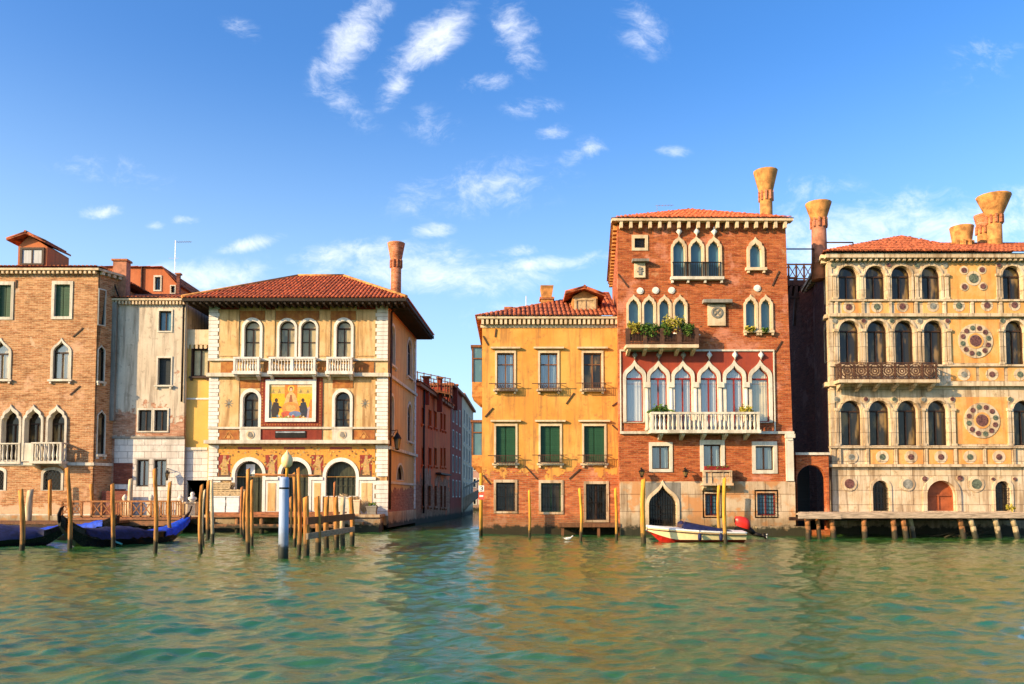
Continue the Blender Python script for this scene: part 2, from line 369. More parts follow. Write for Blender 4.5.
# ------------------------------------------------------------ openings
def bez(p0, p1, p2, p3, n):
    r = []
    for i in range(1, n + 1):
        t_ = i / n; a = (1 - t_) ** 3; b = 3 * t_ * (1 - t_) ** 2; c = 3 * t_ * t_ * (1 - t_); d = t_ ** 3
        r.append((a * p0[0] + b * p1[0] + c * p2[0] + d * p3[0], a * p0[1] + b * p1[1] + c * p2[1] + d * p3[1]))
    return r
def shape(kind, u0, v0, u1, v1):
    """outline from bottom right, up, over the head and down to bottom left"""
    h = (u1 - u0) / 2; c = (u0 + u1) / 2
    if kind == 'rect': return [(u1, v0), (u1, v1), (u0, v1), (u0, v0)]
    if kind == 'round': half = [(math.cos(R(a)), math.sin(R(a))) for a in range(0, 91, 9)]; H = h
    elif kind == 'seg': half = [(1, 0)] + bez((1, 0), (1, .6), (.6, 1), (0, 1), 6); H = h * .55
    elif kind == 'ogee': half = [(1, 0)] + bez((1, 0), (1.02, .55), (.30, .50), (0, 1), 10); H = h * 1.5
    elif kind == 'tref': half = [(1, 0)] + bez((1, 0), (1.02, .38), (.85, .40), (.74, .42), 5) + bez((.74, .42), (.80, .74), (.16, .68), (0, 1), 7); H = h * 1.75
    s0 = max(v0 + .01, v1 - H); H = v1 - s0
    right = [(c + x * h, s0 + z * H) for x, z in half]; left = [(c - x * h, s0 + z * H) for x, z in reversed(half[:-1])]
    return [(u1, v0)] + right + left + [(u0, v0)]
def spring(kind, u0, v0, u1, v1):
    return v1 - (u1 - u0) / 2 * {'rect': 0, 'round': 1, 'seg': .55, 'ogee': 1.5, 'tref': 1.75}[kind]

class Bld:
    """one building: an Empty at its base, walls with openings, windows"""
    def __init__(s, name, F, base, label, cat='building', group=None):
        s.root = thing(name, base, label, cat, group); s.F = F; s.holes = []
    def obj(s, mb, name, mat, parent=None): return mb.build(name, mat, parent or s.root)
    def bx(s, name, mat, r, d0, d1, parent=None, F=None):
        F = F or s.F; mb = MB(); mb.box(F, *F.rect(*r), d0, d1); return s.obj(mb, name, mat, parent)
    def wall(s, r, mat, name='wall', rev=.30, F=None, holes=None, uv=None, d=0.0, ut=None):
        F = F or s.F; u0, v0, u1, v1 = uv or F.rect(*r); mb = MB()
        mb.slab(F, [(u0, v0), (u1, v0), (u1 if ut is None else ut, v1), (u0, v1)], s.holes if holes is None else holes, d, d - rev)
        return s.obj(mb, name, mat)
    def win(s, kind, r, t=.12, proud=.05, rev=.22, pane='glass_dark', sash='wood_dark', mull=1, trans=(), sill=None,
            fm='stone', name='window', F=None, holes=None, tb=None, curtain=None, grille=None, shutter=None, hood=None, topt=1.25, sillw=.1):
        F = F or s.F; u0, v0, u1, v1 = F.rect(*r); tb = (t if kind == 'rect' else 0.0) if tb is None else tb
        if sill is not None: tb = 0.0
        inn = shape(kind, u0, v0, u1, v1); out = shape(kind, u0 - t, v0 - tb, u1 + t, v1 + t * topt)
        (s.holes if holes is None else holes).append(shape(kind, u0 - t * .5, v0 - tb * .5 - .002, u1 + t * .5, v1 + t * .5 * topt))
        mb = MB(); mb.ring(F, inn, out, proud, -rev, 0.0, tb > 0)
        if tb == 0: mb.box(F, u0 - t, v0 - .04, u1 + t, v0, -rev, proud * .6)
        w = s.obj(mb, name, fm)
        if hood is not None: mb = MB(); mb.box(F, u0 - t - hood, v1 + t + .12, u1 + t + hood, v1 + t + .22, 0, .2); s.obj(mb, 'hood', fm, w)
        if sill is not None: mb = MB(); mb.box(F, u0 - t - sillw, v0 - sill - .04, u1 + t + sillw, v0 - .04, -.02, proud + .12); mb.box(F, u0 - t, v0 - sill - .18, u0 - t + .12, v0 - sill - .04, 0, proud + .08); mb.box(F, u1 + t - .12, v0 - sill - .18, u1 + t, v0 - sill - .04, 0, proud + .08); s.obj(mb, 'sill', fm, w)
        if shutter:
            mb = MB(); h = (u0 + u1) / 2
            for a, b in ((u0, h - .01), (h + .01, u1)):
                mb.box(F, a + .01, v0 + .01, b - .01, v1 - .01, -rev + .02, -rev + .07)
                k = int((v1 - v0) / .12)
                for i in range(k): z = v0 + .06 + (v1 - v0 - .12) * i / k; mb.box(F, a + .06, z, b - .06, z + .05, -rev + .07, -rev + .09)
            s.obj(mb, 'shutter', shutter, w); return w
        mb = MB(); mb.slab(F, inn, [], -rev + .02, 0, False); s.obj(mb, 'pane', pane, w)
        if curtain:
            mb = MB(); n = 24; mb.smooth = True; k = len(mb.v); sp = v1
            for i in range(n + 1):
                u = u0 - .05 + (u1 - u0 + .1) * i / n; dd = -rev - .03 + .02 * math.sin(i * 1.7) + .01 * math.sin(i * 4.1)
                mb.v += [F.pt(u, v0 - .05, dd), F.pt(u, sp + .02, dd)]
            for i in range(n): mb.face((k + 2 * i, k + 2 * i + 2, k + 2 * i + 3, k + 2 * i + 1))
            s.obj(mb, 'curtain', curtain, w)
        if sash:
            fw = min(.06, (u1 - u0) * .09); mb = MB()
            mb.ring(F, shape(kind, u0 + fw, v0 + fw, u1 - fw, v1 - fw * 1.3), inn, -rev + .09, -rev + .03, -rev + .03)
            sp = spring(kind, u0, v0, u1, v1)
            for i in range(mull): c = u0 + (u1 - u0) * (i + 1) / (mull + 1); mb.box(F, c - fw * .6, v0 + fw, c + fw * .6, (v1 - fw * 1.6) if kind == 'rect' else sp, -rev + .025, -rev + .085)
            if kind != 'rect' and sp > v0 + .3: mb.box(F, u0 + fw * .5, sp - fw * .7, u1 - fw * .5, sp + fw * .7, -rev + .03, -rev + .10)
            for q in trans: z = v0 + (v1 - v0) * q; mb.box(F, u0 + fw, z - fw * .5, u1 - fw, z + fw * .5, -rev + .028, -rev + .082)
            s.obj(mb, 'sash', sash, w)
        if grille:
            mb = MB(); dd = grille[2] if len(grille) > 2 else -.05; nx, nz = grille[:2]
            if nz < 0:                                       # diamond lattice
                st = (u1 - u0) / nx
                for i in range(-12, 13):
                    for sgn in (1, -1):
                        pts = []
                        c = (u0 + u1) / 2 + i * st
                        for q in range(41):
                            z = v0 + (v1 - v0) * q / 40; x = c + sgn * (z - (v0 + v1) / 2) * .62
                            if u0 <= x <= u1: pts.append((x, z))
                        if len(pts) > 1: mb.beam(F, pts[0], pts[-1], .03, dd - .01, dd + .01)
            else:
                for i in range(nx): c = u0 + (u1 - u0) * (i + .5) / nx; mb.box(F, c - .013, v0, c + .013, v1 if kind == 'rect' else min(v1, spring(kind, u0, v0, u1, v1) + (v1 - spring(kind, u0, v0, u1, v1)) * (1 - abs(i + .5 - nx / 2) / (nx / 2)) * .95), dd - .012, dd + .012)
                for i in range(nz): z = v0 + (v1 - v0) * (i + .5) / nz; mb.box(F, u0, z - .013, u1, z + .013, dd - .02, dd - .012 + .01)
            s.obj(mb, 'grille', 'iron', w)
        return w
    def sides(s, xl, xr, yf, yb, z0, z1, mat, name='side_wall', xt=None):
        xt = xr if xt is None else xt; mb = MB(); mb.quad((xl, yf, z0), (xl, yb, z0), (xl, yb, z1), (xl, yf, z1)); mb.quad((xr, yf, z0), (xr, yb, z0), (xt, yb, z1), (xt, yf, z1))
        mb.quad((xl, yb, z0), (xr, yb, z0), (xt, yb, z1), (xl, yb, z1)); mb.quad((xl, yf, z1), (xt, yf, z1), (xt, yb, z1), (xl, yb, z1))
        return s.obj(mb, name, mat)
    def roof(s, planes, mat='tile', name='roof', rib=.26, nr=9):
        mb = MB()
        for ip, pl in enumerate(planes):
            P3 = [Vector(p) for p in pl]; e = (P3[1] - P3[0]).normalized(); nn = e.cross(P3[2] - P3[0]).normalized()
            if nn.z < 0: nn = -nn
            up = nn.cross(e).normalized()
            if up.z < 0: up = -up
            pts = [((p - P3[0]).dot(e), (p - P3[0]).dot(up)) for p in P3]
            mb.quad(*P3)
            if ip >= nr: continue
            ua = min(p[0] for p in pts); ub = max(p[0] for p in pts); u = ua + rib * .5
            while u < ub:
                vs = []
                for i in range(len(pts)):
                    a, b = pts[i], pts[(i + 1) % len(pts)]
                    if (a[0] - u) * (b[0] - u) < 0: f = (u - a[0]) / (b[0] - a[0]); vs.append(a[1] + f * (b[1] - a[1]))
                if len(vs) >= 2:
                    va, vb = min(vs), max(vs)
                    if vb - va > .15:
                        va -= .04; k0 = va
                        while k0 < vb:
                            k1 = min(vb, k0 + .9); k = len(mb.v)
                            for vv, lift in ((k0, .035), (k1, .0)):
                                for q in range(5):
                                    an = math.pi * q / 4; w_ = rib * .33
                                    mb.v.append(tuple(P3[0] + e * (u + w_ * math.cos(an)) + up * vv + nn * (lift + .012 + .06 * math.sin(an))))
                            for q in range(4): mb.face((k + q, k + q + 1, k + 6 + q, k + 5 + q))
                            mb.face((k, k + 1, k + 2, k + 3, k + 4)); k0 = k1
                u += rib
        return s.obj(mb, name, mat)
    def dentils(s, u0, u1, v0, v1, d, n, mat='stone', F=None, name='cornice', top=.14, w=.5, parent=None, fr=None):
        """a cornice: moulding above a row of small blocks"""
        F = F or s.F; mb = MB(); st = (u1 - u0) / n
        mb.box(F, u0 - d * .5, v1 - top, u1 + d * .5, v1, -.05, d)
        if fr: mb.box(F, u0, v0 - fr, u1, v0, -.02, .05)
        for i in range(n): c = u0 + st * (i + .5); mb.box(F, c - st * w / 2, v0, c + st * w / 2, v1 - top, 0, d * .8)
        return s.obj(mb, name, mat, parent)
BAL = {}
def baluster_mesh(square=False, mat='stone'):
    if (square, mat) not in BAL:
        mb = MB()
        if square: mb.wbox(-.35, -.35, 0, .35, .35, 1)
        else: mb.lathe((0, 0, 0), [(.36, 0), (.36, .06), (.2, .1), (.48, .32), (.36, .5), (.2, .72), (.22, .86), (.36, .92), (.36, 1)], 8)
        o = mb.build('baluster', mat); BAL[(square, mat)] = o.data; bpy.data.objects.remove(o)
    return BAL[(square, mat)]
def balcony(B, r, depth, n, mat='stone', bars=1, F=None, brackets=3, w=.16, slab=.16, rail=.09, square=False, bmat=None, d0=0.0, name='balcony', ends=True, posts=()):
    F = F or B.F; u0, v0, u1, v1 = F.rect(*r); mb = MB()
    mb.box(F, u0 - .06, v0 - slab, u1 + .06, v0, d0, depth + .06)
    mb.box(F, u0, v1 - rail, u1, v1, depth - .16, depth + .02)
    for a in [u0, u1 - .14] + [u0 + (u1 - u0) * q - .07 for q in posts]: mb.box(F, a, v0, a + .14, v1 - rail, depth - .14, depth)
    if ends and depth > .3:
        for a in (u0, u1 - .12): mb.box(F, a, v1 - rail, a + .12, v1 - .002, d0, depth - .16)
    for i in range(brackets):
        c = u0 + (u1 - u0) * (i + .5) / brackets if brackets > 2 else (u0 + .12 if i == 0 else u1 - .12)
        a_, b_ = c - .09, c + .09; z = v0 - slab
        mb.hexa([F.pt(a_, z - .12, depth * .8), F.pt(b_, z - .12, depth * .8), F.pt(b_, z, depth * .9), F.pt(a_, z, depth * .9)], [F.pt(a_, z - .34, d0), F.pt(b_, z - .34, d0), F.pt(b_, z, d0), F.pt(a_, z, d0)])
    o = mb.build(name, mat, B.root); me = baluster_mesh(square, bmat or mat); og = B.root.location
    pts = [(u0 + .14 + (u1 - u0 - .28) * (i + .5) / n, depth - .07) for i in range(n)]
    if ends and depth > .3:
        k = max(1, int((depth - .2) / .25)); pts += [(uu, d0 + (depth - .16) * (i + .5) / k) for i in range(k) for uu in (u0 + .07, u1 - .07)]
    for u, d in pts:
        b = bpy.data.objects.new('baluster', me); COL.objects.link(b); b.parent = o
        b.location = Vector(F.pt(u, v0, d)) - og; b.scale = (w, w, v1 - rail - v0)
    return o
def anchor(B, px0, py0, px1, py1, F=None, name='wall_tie'):
    F = F or B.F; mb = MB(); mb.beam(F, F.m(px0, py0), F.m(px1, py1), .07, .01, .05); return B.obj(mb, name, 'iron_rust')
def foliage(mb, c, r, n, flat=1.0, size=.09):
    for i in range(n):
        a = random.uniform(0, 6.28); e = random.gauss(0, .45); q = r * random.uniform(.2, 1) ** .6
        p = Vector((c[0] + q * math.cos(a), c[1] + q * math.sin(a) * .8, c[2] + r * flat * e * .8))
        u = Vector((random.gauss(0, 1), random.gauss(0, 1), random.gauss(0, .7))).normalized() * size * random.uniform(.6, 1.4)
        v = u.cross(Vector((random.gauss(0, 1), random.gauss(0, 1), random.gauss(0, 1)))).normalized() * size * .6
        mb.quad(p - u, p - v, p + u, p + v)
def flare_chimney(B, px, ytop, yneck, ybase, wtop, wneck, Y, mat_top, mat_neck, band='brick_chimney', wbase=None, n=14, sq=1.0):
    """a Venetian chimney pot: a straight stack that opens into a bell"""
    x, zt = XZ(px, ytop, Y); zn = XZ(px, yneck, Y)[1]; zb = XZ(px, ybase, Y)[1]; k = Y / FPX
    rt = wtop * k / 2; rn = wneck * k / 2; rb = (wbase or wneck) * k / 2
    mb = MB(); mb.lathe((x, Y, 0), [(rb, zb - 1.5), (rn, zn)], n, sq=sq); c = B.obj(mb, 'chimney', mat_neck)
    mb = MB(); rm = rn + (rt - rn) * .12; mb.lathe((x, Y, 0), [(rn * 1.05, zn - .02), (rm, zn + .10), (rt, zt - .10), (rt * 1.03, zt), (rt * .86, zt), (rt * .8, zt - .3)], n, sq=sq); B.obj(mb, 'chimney_pot', mat_top, c)
    mb = MB(); q = 10
    for i in range(q):
        an = 2 * math.pi * i / q; rr = rn * 1.10; cx, cy = x + rr * math.cos(an), Y + rr * math.sin(an) * sq; h = rn * .22
        mb.wbox(cx - h * .6, cy - h * .6, zn - .42, cx + h * .6, cy + h * .6, zn + .12)
    B.obj(mb, 'corbel_band', band, c); return c
def box_chimney(B, r, Y, mat, capmat='terracotta', dep=None):
    F = front(Y); u0, v0, u1, v1 = F.rect(*r); mb = MB(); dep = dep or (u1 - u0); mb.box(F, u0, v0 - 1, u1, v1 - .12, -dep, 0); c = B.obj(mb, 'chimney', mat)
    mb = MB(); mb.box(F, u0 - .08, v1 - .12, u1 + .08, v1, -dep - .08, .08); B.obj(mb, 'cap', capmat, c); return c
# ------------------------------------------------------------ water and ground
def build_water():
    rng = np.random.RandomState(3)
    ys = [3.0, 4.5, 6.0, 7.0]
    while ys[-1] < 62: ys.append(ys[-1] + max(.028, ys[-1] * .0034))
    ys = np.array(ys); nx = 860; tt = np.linspace(-1, 1, nx)
    Y, T = np.meshgrid(ys, tt, indexing='ij'); X = T * (Y * .74 + 3.0)
    Z = np.zeros_like(X)
    fade = 1.0
    for i in range(80):
        lam = 10 ** rng.uniform(math.log10(.24), math.log10(2.2)); k = 2 * math.pi / lam
        an = rng.normal(0.15, .95) + (math.pi / 2); ph = rng.uniform(0, 6.28)
        amp = .0047 * lam ** .82
        cell = np.maximum(.028, Y * .0034); damp = np.clip((lam / (cell * 3.4)) - .6, 0, 1)
        u = (X * math.cos(an) + Y * math.sin(an)) * k + ph + .6 * np.sin(X * .31 + i) + .6 * np.cos(Y * .27 + 2 * i)
        Z += damp * amp * (1 - 2 * np.abs(np.sin(u / 2)) ** 1.5) * (.65 + .5 * np.sin(X * .17 + Y * .23 + i * 1.3))
    edge = np.clip((62 - Y) / 6, 0, 1) * np.clip((1 - np.abs(T)) * 12, 0, 1) * np.clip((Y - 3) / 1.0, 0, 1)
    Z = Z * edge
    v = np.stack([X, Y, Z], -1).reshape(-1, 3); ny = len(ys)
    idx = np.arange(ny * nx).reshape(ny, nx)
    f = np.stack([idx[:-1, :-1], idx[:-1, 1:], idx[1:, 1:], idx[1:, :-1]], -1).reshape(-1, 4)
    # flat far water joined around the waves
    ex = [(-900, -900, 0), (900, -900, 0), (900, 3, 0), (-900, 3, 0), (-900, 62, 0), (-900, 700, 0), (900, 700, 0), (900, 62, 0)]
    n0 = len(v); v = np.concatenate([v, np.array(ex, float)])
    faces = f.tolist(); a, b, c, d = idx[0, 0], idx[0, -1], idx[-1, -1], idx[-1, 0]
    faces += [[n0, n0 + 1, n0 + 2, b, a, n0 + 3], [n0 + 3, a, d, n0 + 4], [b, n0 + 2, n0 + 7, c], [n0 + 4, d, c, n0 + 7, n0 + 6, n0 + 5]]
    me = bpy.data.meshes.new('water'); me.from_pydata([tuple(p) for p in v.tolist()], [], faces)
    me.polygons.foreach_set('use_smooth', [True] * len(faces))
    m, t = new_mat('water'); P = pos(t)
    w1 = t.noise(t.vm('MULTIPLY', P, (1, 1.6, 1)), 5.5, 5, .65, .4); w2 = t.noise(t.vm('MULTIPLY', P, (1, 1.5, 1)), 17.0, 3, .6, .3)
    h = t.m('ADD', w1, t.m('MULTIPLY', w2, .35))
    big = t.noise(P, .12, 4, .6)
    col = t.mix(t.mr(big, .35, .65), (.018, .115, .042), (.042, .108, .016))
    bn = t.n('ShaderNodeBump', {'Height': h, 'Strength': .30, 'Distance': .04}).outputs[0]
    p = t.n('ShaderNodeBsdfPrincipled', {'Base Color': col, 'Roughness': .02, 'IOR': 1.44, 'Specular IOR Level': .5, 'Normal': bn})
    t.n('ShaderNodeOutputMaterial', {'Surface': p.outputs[0]})
    me.materials.append(m); o = bpy.data.objects.new('water', me); COL.objects.link(o); struct(o)
build_water()
mb = MB(); mb.quad((-300, 58, .9), (-9.2, 58, .9), (-9.2, 600, .9), (-300, 600, .9)); mb.quad((-.6, 50, .9), (300, 50, .9), (300, 600, .9), (-.6, 600, .9))
struct(mb.build('ground', 'stone_grey'))

# ================================================================ BRICK PALACE, far left
YB = 51.0; F = front(YB); xr = F.m(95, 390)[0]; zt = F.m(50, 270)[1]; xl = -38.0; yb = YB + 9.5
B = Bld('brick_palace', F, (xl / 2 + xr / 2, YB, 0), 'ochre brick palace at the left edge with pointed stone arches over a small balcony', 'building')
B.win('rect', (-2, 285, 11, 317), t=.18, shutter='shutter_green', sash=None); B.win('rect', (54.5, 284.5, 70, 316.5), t=.18, shutter='shutter_green', sash=None)
B.win('ogee', (-8, 341, 9, 379), t=.17, pane='glass_clear', curtain='curtain_cream', sill=.12, sash='wood_dark', mull=1); B.win('ogee', (53.5, 341, 69, 379), t=.17, curtain='curtain_cream', pane='glass_clear', sill=.12)
for a, b in ((2, 19.5), (25, 41.5), (48.5, 65)): B.win('tref', (a, 409, b, 460), t=.14, proud=.10, rev=.5, pane='glass_warm', topt=2)
for a, b in ((-9, 4), (43.5, 61)): B.win('seg', (a, 470, b, 490), t=.15, proud=.03, grille=(5, -1, .0), sash=None)
z0 = .2; B.wall(None, 'brick_ochre', uv=(xl, z0, xr, zt), rev=.12)
balcony(B, (38, 443, 68, 461.5), .75, 6, w=.17, brackets=2); balcony(B, (-14, 443, 21, 461.5), .12, 7, w=.14, brackets=0, ends=False)
B.bx('balcony_panel', 'stone', (22, 443, 37.6, 461.5), -.05, .08)
B.bx('string_course', 'stone', (-30, 462.5, 94.5, 465.5), -.05, .09); B.bx('base_course', 'stone', (-30, 514, 94.5, 530), -.05, .14)
B.dentils(F.m(-120, 270)[0], xr, F.m(50, 274.5)[1], zt + .05, .34, 48, 'stone_warm')
for p in ((73, 337, 83, 328), (70, 395, 80, 386), (16, 288, 16.5, 280)): anchor(B, *p)
ys_ = 52.2; S = side((xr, YB), (XZ(113.5, 400, ys_)[0], ys_)); LS = (Vector((XZ(113.5, 400, ys_)[0], ys_)) - Vector((xr, YB))).length + .3; sh = []
B.win('rect', (98.7, 290, 104.8, 325), F=S, holes=sh, t=.06, shutter='shutter_dark', sash=None, rev=.15); B.win('ogee', (98, 346, 104, 381), F=S, holes=sh, t=.06, sill=.12, sillw=.03, rev=.15, mull=0); B.win('ogee', (97.5, 411, 104.5, 454), F=S, holes=sh, t=.06, sill=.14, sillw=.03, rev=.15, mull=0)
B.wall(None, 'brick_ochre', 'side_wall', F=S, holes=sh, uv=(.12, z0, LS, zt), rev=.2); B.dentils(0, LS, F.m(50, 274.5)[1], zt + .05, .30, 4, 'stone_warm', F=S)
mb = MB(); mb.box(S, .0, F.m(50, 465.5)[1], LS, F.m(50, 462.5)[1], -.02, .09); B.obj(mb, 'string_course', 'stone')
B.sides(xl, xr - .5, YB + .5, yb, z0, zt, 'brick_ochre')
zr = zt + .12; zq = zt + 1.15
B.roof([[(xl, YB - .35, zr), (xr + .35, YB - .35, zr), (xr - 4.5, YB + 5, zq), (xl, YB + 5, zq)], [(xr + .35, YB - .35, zr), (xr + .35, yb, zr), (xr - 4.5, YB + 5, zq)], [(xr + .35, yb, zr), (xl, yb, zr), (xl, YB + 5, zq), (xr - 4.5, YB + 5, zq)]], 'tile_dull', nr=2)
def dormer(B, r, peak, eave, Y, depth, wallm, wm='curtain', roofm='tile_dull'):
    G = front(Y); u0, v0, u1, v1 = G.rect(*r); pu, pv = G.m(*peak); e0 = G.m(*eave[0]); e1 = G.m(*eave[1]); hs_ = []
    mb = MB(); mb.box(G, u0, v0 - .8, u1, v1, -depth, 0); mb.hexa([G.pt(u0, v1, 0), G.pt(u1, v1, 0), G.pt(pu + .01, pv - .12, 0), G.pt(pu - .01, pv - .12, 0)], [G.pt(u0, v1, -depth), G.pt(u1, v1, -depth), G.pt(pu + .01, pv - .12, -depth), G.pt(pu - .01, pv - .12, -depth)])
    d = B.obj(mb, 'dormer', wallm); mb = MB()
    for e in (e0, e1):
        mb.hexa([G.pt(e[0], e[1] - .12, .45), G.pt(pu, pv - .12, .45), G.pt(pu, pv, .45), G.pt(*e, .45)], [G.pt(e[0], e[1] - .12, -depth), G.pt(pu, pv - .12, -depth), G.pt(pu, pv, -depth), G.pt(*e, -depth)])
        n = int(depth / .26)
        for i in range(n): dd = .40 - i * .26; mb.tube(G.pt(e[0], e[1], dd), G.pt(pu, pv, dd), .075, n=6)
    mb.tube(G.pt(pu, pv + .02, .5), G.pt(pu, pv + .02, -depth), .09, n=6)
    B.obj(mb, 'dormer_roof', roofm, d); c = (u0 + u1) / 2; a, b = u0 + (u1 - u0) * .16, u1 - (u1 - u0) * .16; mb = MB()
    mb.ring(G, shape('rect', a, v0 + .1, b, v1 - .22), shape('rect', a - .14, v0, b + .14, v1 - .08), .08, .0, .0); mb.box(G, c - .04, v0 + .1, c + .04, v1 - .22, .0, .06)
    fo = B.obj(mb, 'window_frame', 'wood_pale' if wm != 'curtain' else 'wood_dark', d); mb = MB(); mb.box(G, a, v0 + .1, b, v1 - .22, -.02, .02); B.obj(mb, 'pane', wm, d); return d
dormer(B, (18, 246.5, 47, 265), (29.5, 234), ((10.5, 240.5), (49.5, 243)), YB + 1.2, 2.6, 'stucco_orange')

# ================================================================ ORANGE HOUSE behind the white one
YO = 60.0; G = front(YO); B = Bld('orange_house', G, (G.m(140, 300)[0], YO, .9), 'low orange house with a sloping gable rising behind the roof of the old white house')
a = G.m(100, 267); b = G.m(143, 267); c = G.m(162, 267.5); d = G.m(177, 284); h = G.m(177, 320); oh = []
B.win('rect', (155, 277, 160.5, 290), F=G, holes=oh, t=.1, pane='glass_sky_tint', mull=1); B.win('rect', (171, 286, 175, 293), F=G, holes=oh, t=.06, mull=0)
mb = MB(); mb.slab(G, [(a[0], .9), (h[0], .9), (d[0], d[1]), (c[0], c[1]), (a[0], a[1])], oh, 0, -.3); B.obj(mb, 'wall', 'stucco_orange')
mb = MB(); mb.quad((a[0], YO, .9), (a[0], YO + 7, .9), (a[0], YO + 7, a[1]), (a[0], YO, a[1])); mb.quad((h[0], YO, .9), (h[0], YO + 7, .9), (h[0], YO + 7, d[1]), (h[0], YO, d[1])); mb.quad((a[0], YO + 7, .9), (h[0], YO + 7, .9), (h[0], YO + 7, d[1]), (a[0], YO + 7, a[1])); B.obj(mb, 'side_wall', 'stucco_orange')
B.roof([[(c[0], YO - .2, c[1]), (c[0], YO + 7, c[1]), (a[0], YO + 7, c[1] + .02), (a[0], YO - .2, a[1] + .02)], [(h[0] + .2, YO - .2, d[1] - .15), (h[0] + .2, YO + 7, d[1] - .15), (c[0], YO + 7, c[1] + .02), (c[0], YO - .2, c[1] + .02)]], 'tile_dull')
mb = MB(); q = G.m(142, 280)[0]; mb.tube((q, YO - .08, 6), (q, YO - .08, b[1]), .07); B.obj(mb, 'drainpipe', 'iron_rust')
box_chimney(B, (176.5, 273, 179.5, 292), YO - .5, 'brick_dark')
mb = MB(); ax, az = G.m(170, 236); mb.tube((ax, YO + 1, az), (ax, YO + 1, c[1] - .2), .025, n=5); mb.tube((ax - .1, YO + 1, az - .15), (ax + 1.25, YO + 1, az - .12), .018, n=5)
for i in range(6): mb.tube((ax + .2 + i * .18, YO + .75, az - .13), (ax + .2 + i * .18, YO + 1.25, az - .13), .01, n=4)
mb.tube((ax - .5, YO + 1, az - 1.4), (ax + .3, YO + 1, az - 1.4), .014, n=4)
tag(mb.build('television_antenna', 'steel', None, (ax, YO + 1, c[1] - .2)), 'thin television aerial standing above the orange house roof', 'antenna')

# ================================================================ OLD WHITE HOUSE
YWH = 52.2; F = front(YWH); B = Bld('white_house', F, (F.m(150, 450)[0], YWH, .9), 'narrow old white house with peeling plaster and double windows beside the ochre brick palace')
xl = F.m(110, 400)[0]; xr = F.m(184.5, 400)[0]; zt = F.m(150, 301)[1]
B.win('rect', (159, 311, 171.5, 331), t=.09, pane='glass_sky_tint', mull=1); B.win('rect', (158, 358, 171, 385), t=.09, pane='shutter_dark', sash=None, sill=.08)
B.win('rect', (138.5, 410, 151.5, 431), t=.09, pane='glass_dark', mull=1); B.win('rect', (154.5, 410, 167.5, 431), t=.09, pane='glass_dark', mull=1)
B.win('rect', (137.5, 460, 148.5, 486), t=.12, tb=.1, fm='stone_grey', curtain='curtain_blue', pane='glass_clear'); B.win('rect', (154.5, 460, 166, 486), t=.12, fm='stone_grey', curtain='curtain_blue', pane='glass_clear')
B.wall(None, 'stucco_white_old', uv=(xl, .9, xr, zt))
hh = [h for h in B.holes[-2:]]; u0, v0, u1, v1 = F.rect(114, 438, 184, 524); mb = MB(); mb.slab(F, [(u0, v0), (u1, v0), (u1, v1), (u0, v1)], hh, .06, -.02); B.obj(mb, 'stone_facing', 'ashlar_white')
B.bx('coping', 'stone_grey', (113, 436.5, 185, 438.6), 0, .14); B.bx('brick_patch', 'brick_dark', (114, 463, 133, 484), .02, .075); B.bx('brick_patch', 'brick_dark', (114, 489, 126, 512), .02, .075)
B.bx('grey_strip', 'stone_grey', (112, 303, 117, 421), 0, .25)  # raised dark grey strip down the left edge of the front
B.dentils(xl, xr, F.m(150, 305)[1], zt + .12, .30, 22, 'stone_warm')
B.sides(xl, xr, YWH + .3, YWH + 6, .9, zt, 'stucco_white_old')
z2 = zt + .15; B.roof([[(xl, YWH - .35, z2), (xr + .1, YWH - .35, z2), (xr - .5, YWH + 3, z2 + 1.0), (xl + .4, YWH + 3, z2 + 1.0)], [(xr + .1, YWH - .35, z2), (xr + .1, YWH + 6, z2), (xr - .5, YWH + 3, z2 + 1.0)]], 'tile_dull')
mb = MB(); q = F.m(183.5, 350)[0]; mb.tube((q, YWH - .12, F.m(180, 402)[1]), (q, YWH - .12, zt - .2), .07); mb.tube((q, YWH - .12, zt - .2), (q + .3, YWH - .4, zt + .1), .07); B.obj(mb, 'drainpipe', 'iron')
mb = MB(); mb.quad((xl - .2, YWH + .2, .9), (xl + .1, YWH + .2, .9), (xl + .1, YWH + .2, zt), (xl - .2, YWH + .2, zt)); B.obj(mb, 'wall_return', 'stone_grey')
c = box_chimney(B, (112.5, 259, 126, 303), YWH + .1, 'chimney_pink', dep=.6)
mb = MB(); mb.tube(F.pt(*F.m(113, 279), .05), F.pt(*F.m(120, 297), .2), .05); B.obj(mb, 'gutter_pipe', 'iron', c)
anchor(B, 176, 441, 181, 451)
def wall_lantern(F, px, py, label, h=.62, w=.22):
    u, v = F.m(px, py); mb = MB(); c = F.pt(u, v, .45)
    t_ = thing('wall_lantern', F.pt(u, v + h * .6, .06), label, 'lantern')
    mb.lathe((c[0], c[1], c[2] - h / 2), [(.05, 0), (w * .35, .05), (w * .6, h * .62), (w * .25, h * .85), (.03, h)], 6, False); mb.build('lamp_glass', 'glass_warm', t_)
    mb = MB(); mb.lathe((c[0], c[1], c[2] + h * .12), [(w * .68, 0), (w * .7, .03), (w * .3, h * .28), (.02, h * .42)], 6, False); mb.lathe((c[0], c[1], c[2] - h / 2 - .06), [(.03, 0), (w * .38, .06), (w * .38, .09)], 6, False); mb.build('lamp_cap', 'iron', t_)
    mb = MB(); mb.tube(F.pt(u, v + h * .6, .0), F.pt(u, v + h * .66, .45), .025); mb.tube(F.pt(u, v + h * .1, .0), F.pt(u, v + h * .6, .3), .018); mb.tube(F.pt(u, v + h * .66, .45), F.pt(u, v + h * .4, .45), .02); mb.build('bracket', 'iron', t_)
    return t_
wall_lantern(F, 170, 475, 'black iron lantern on the whitewashed stone beside the double window')

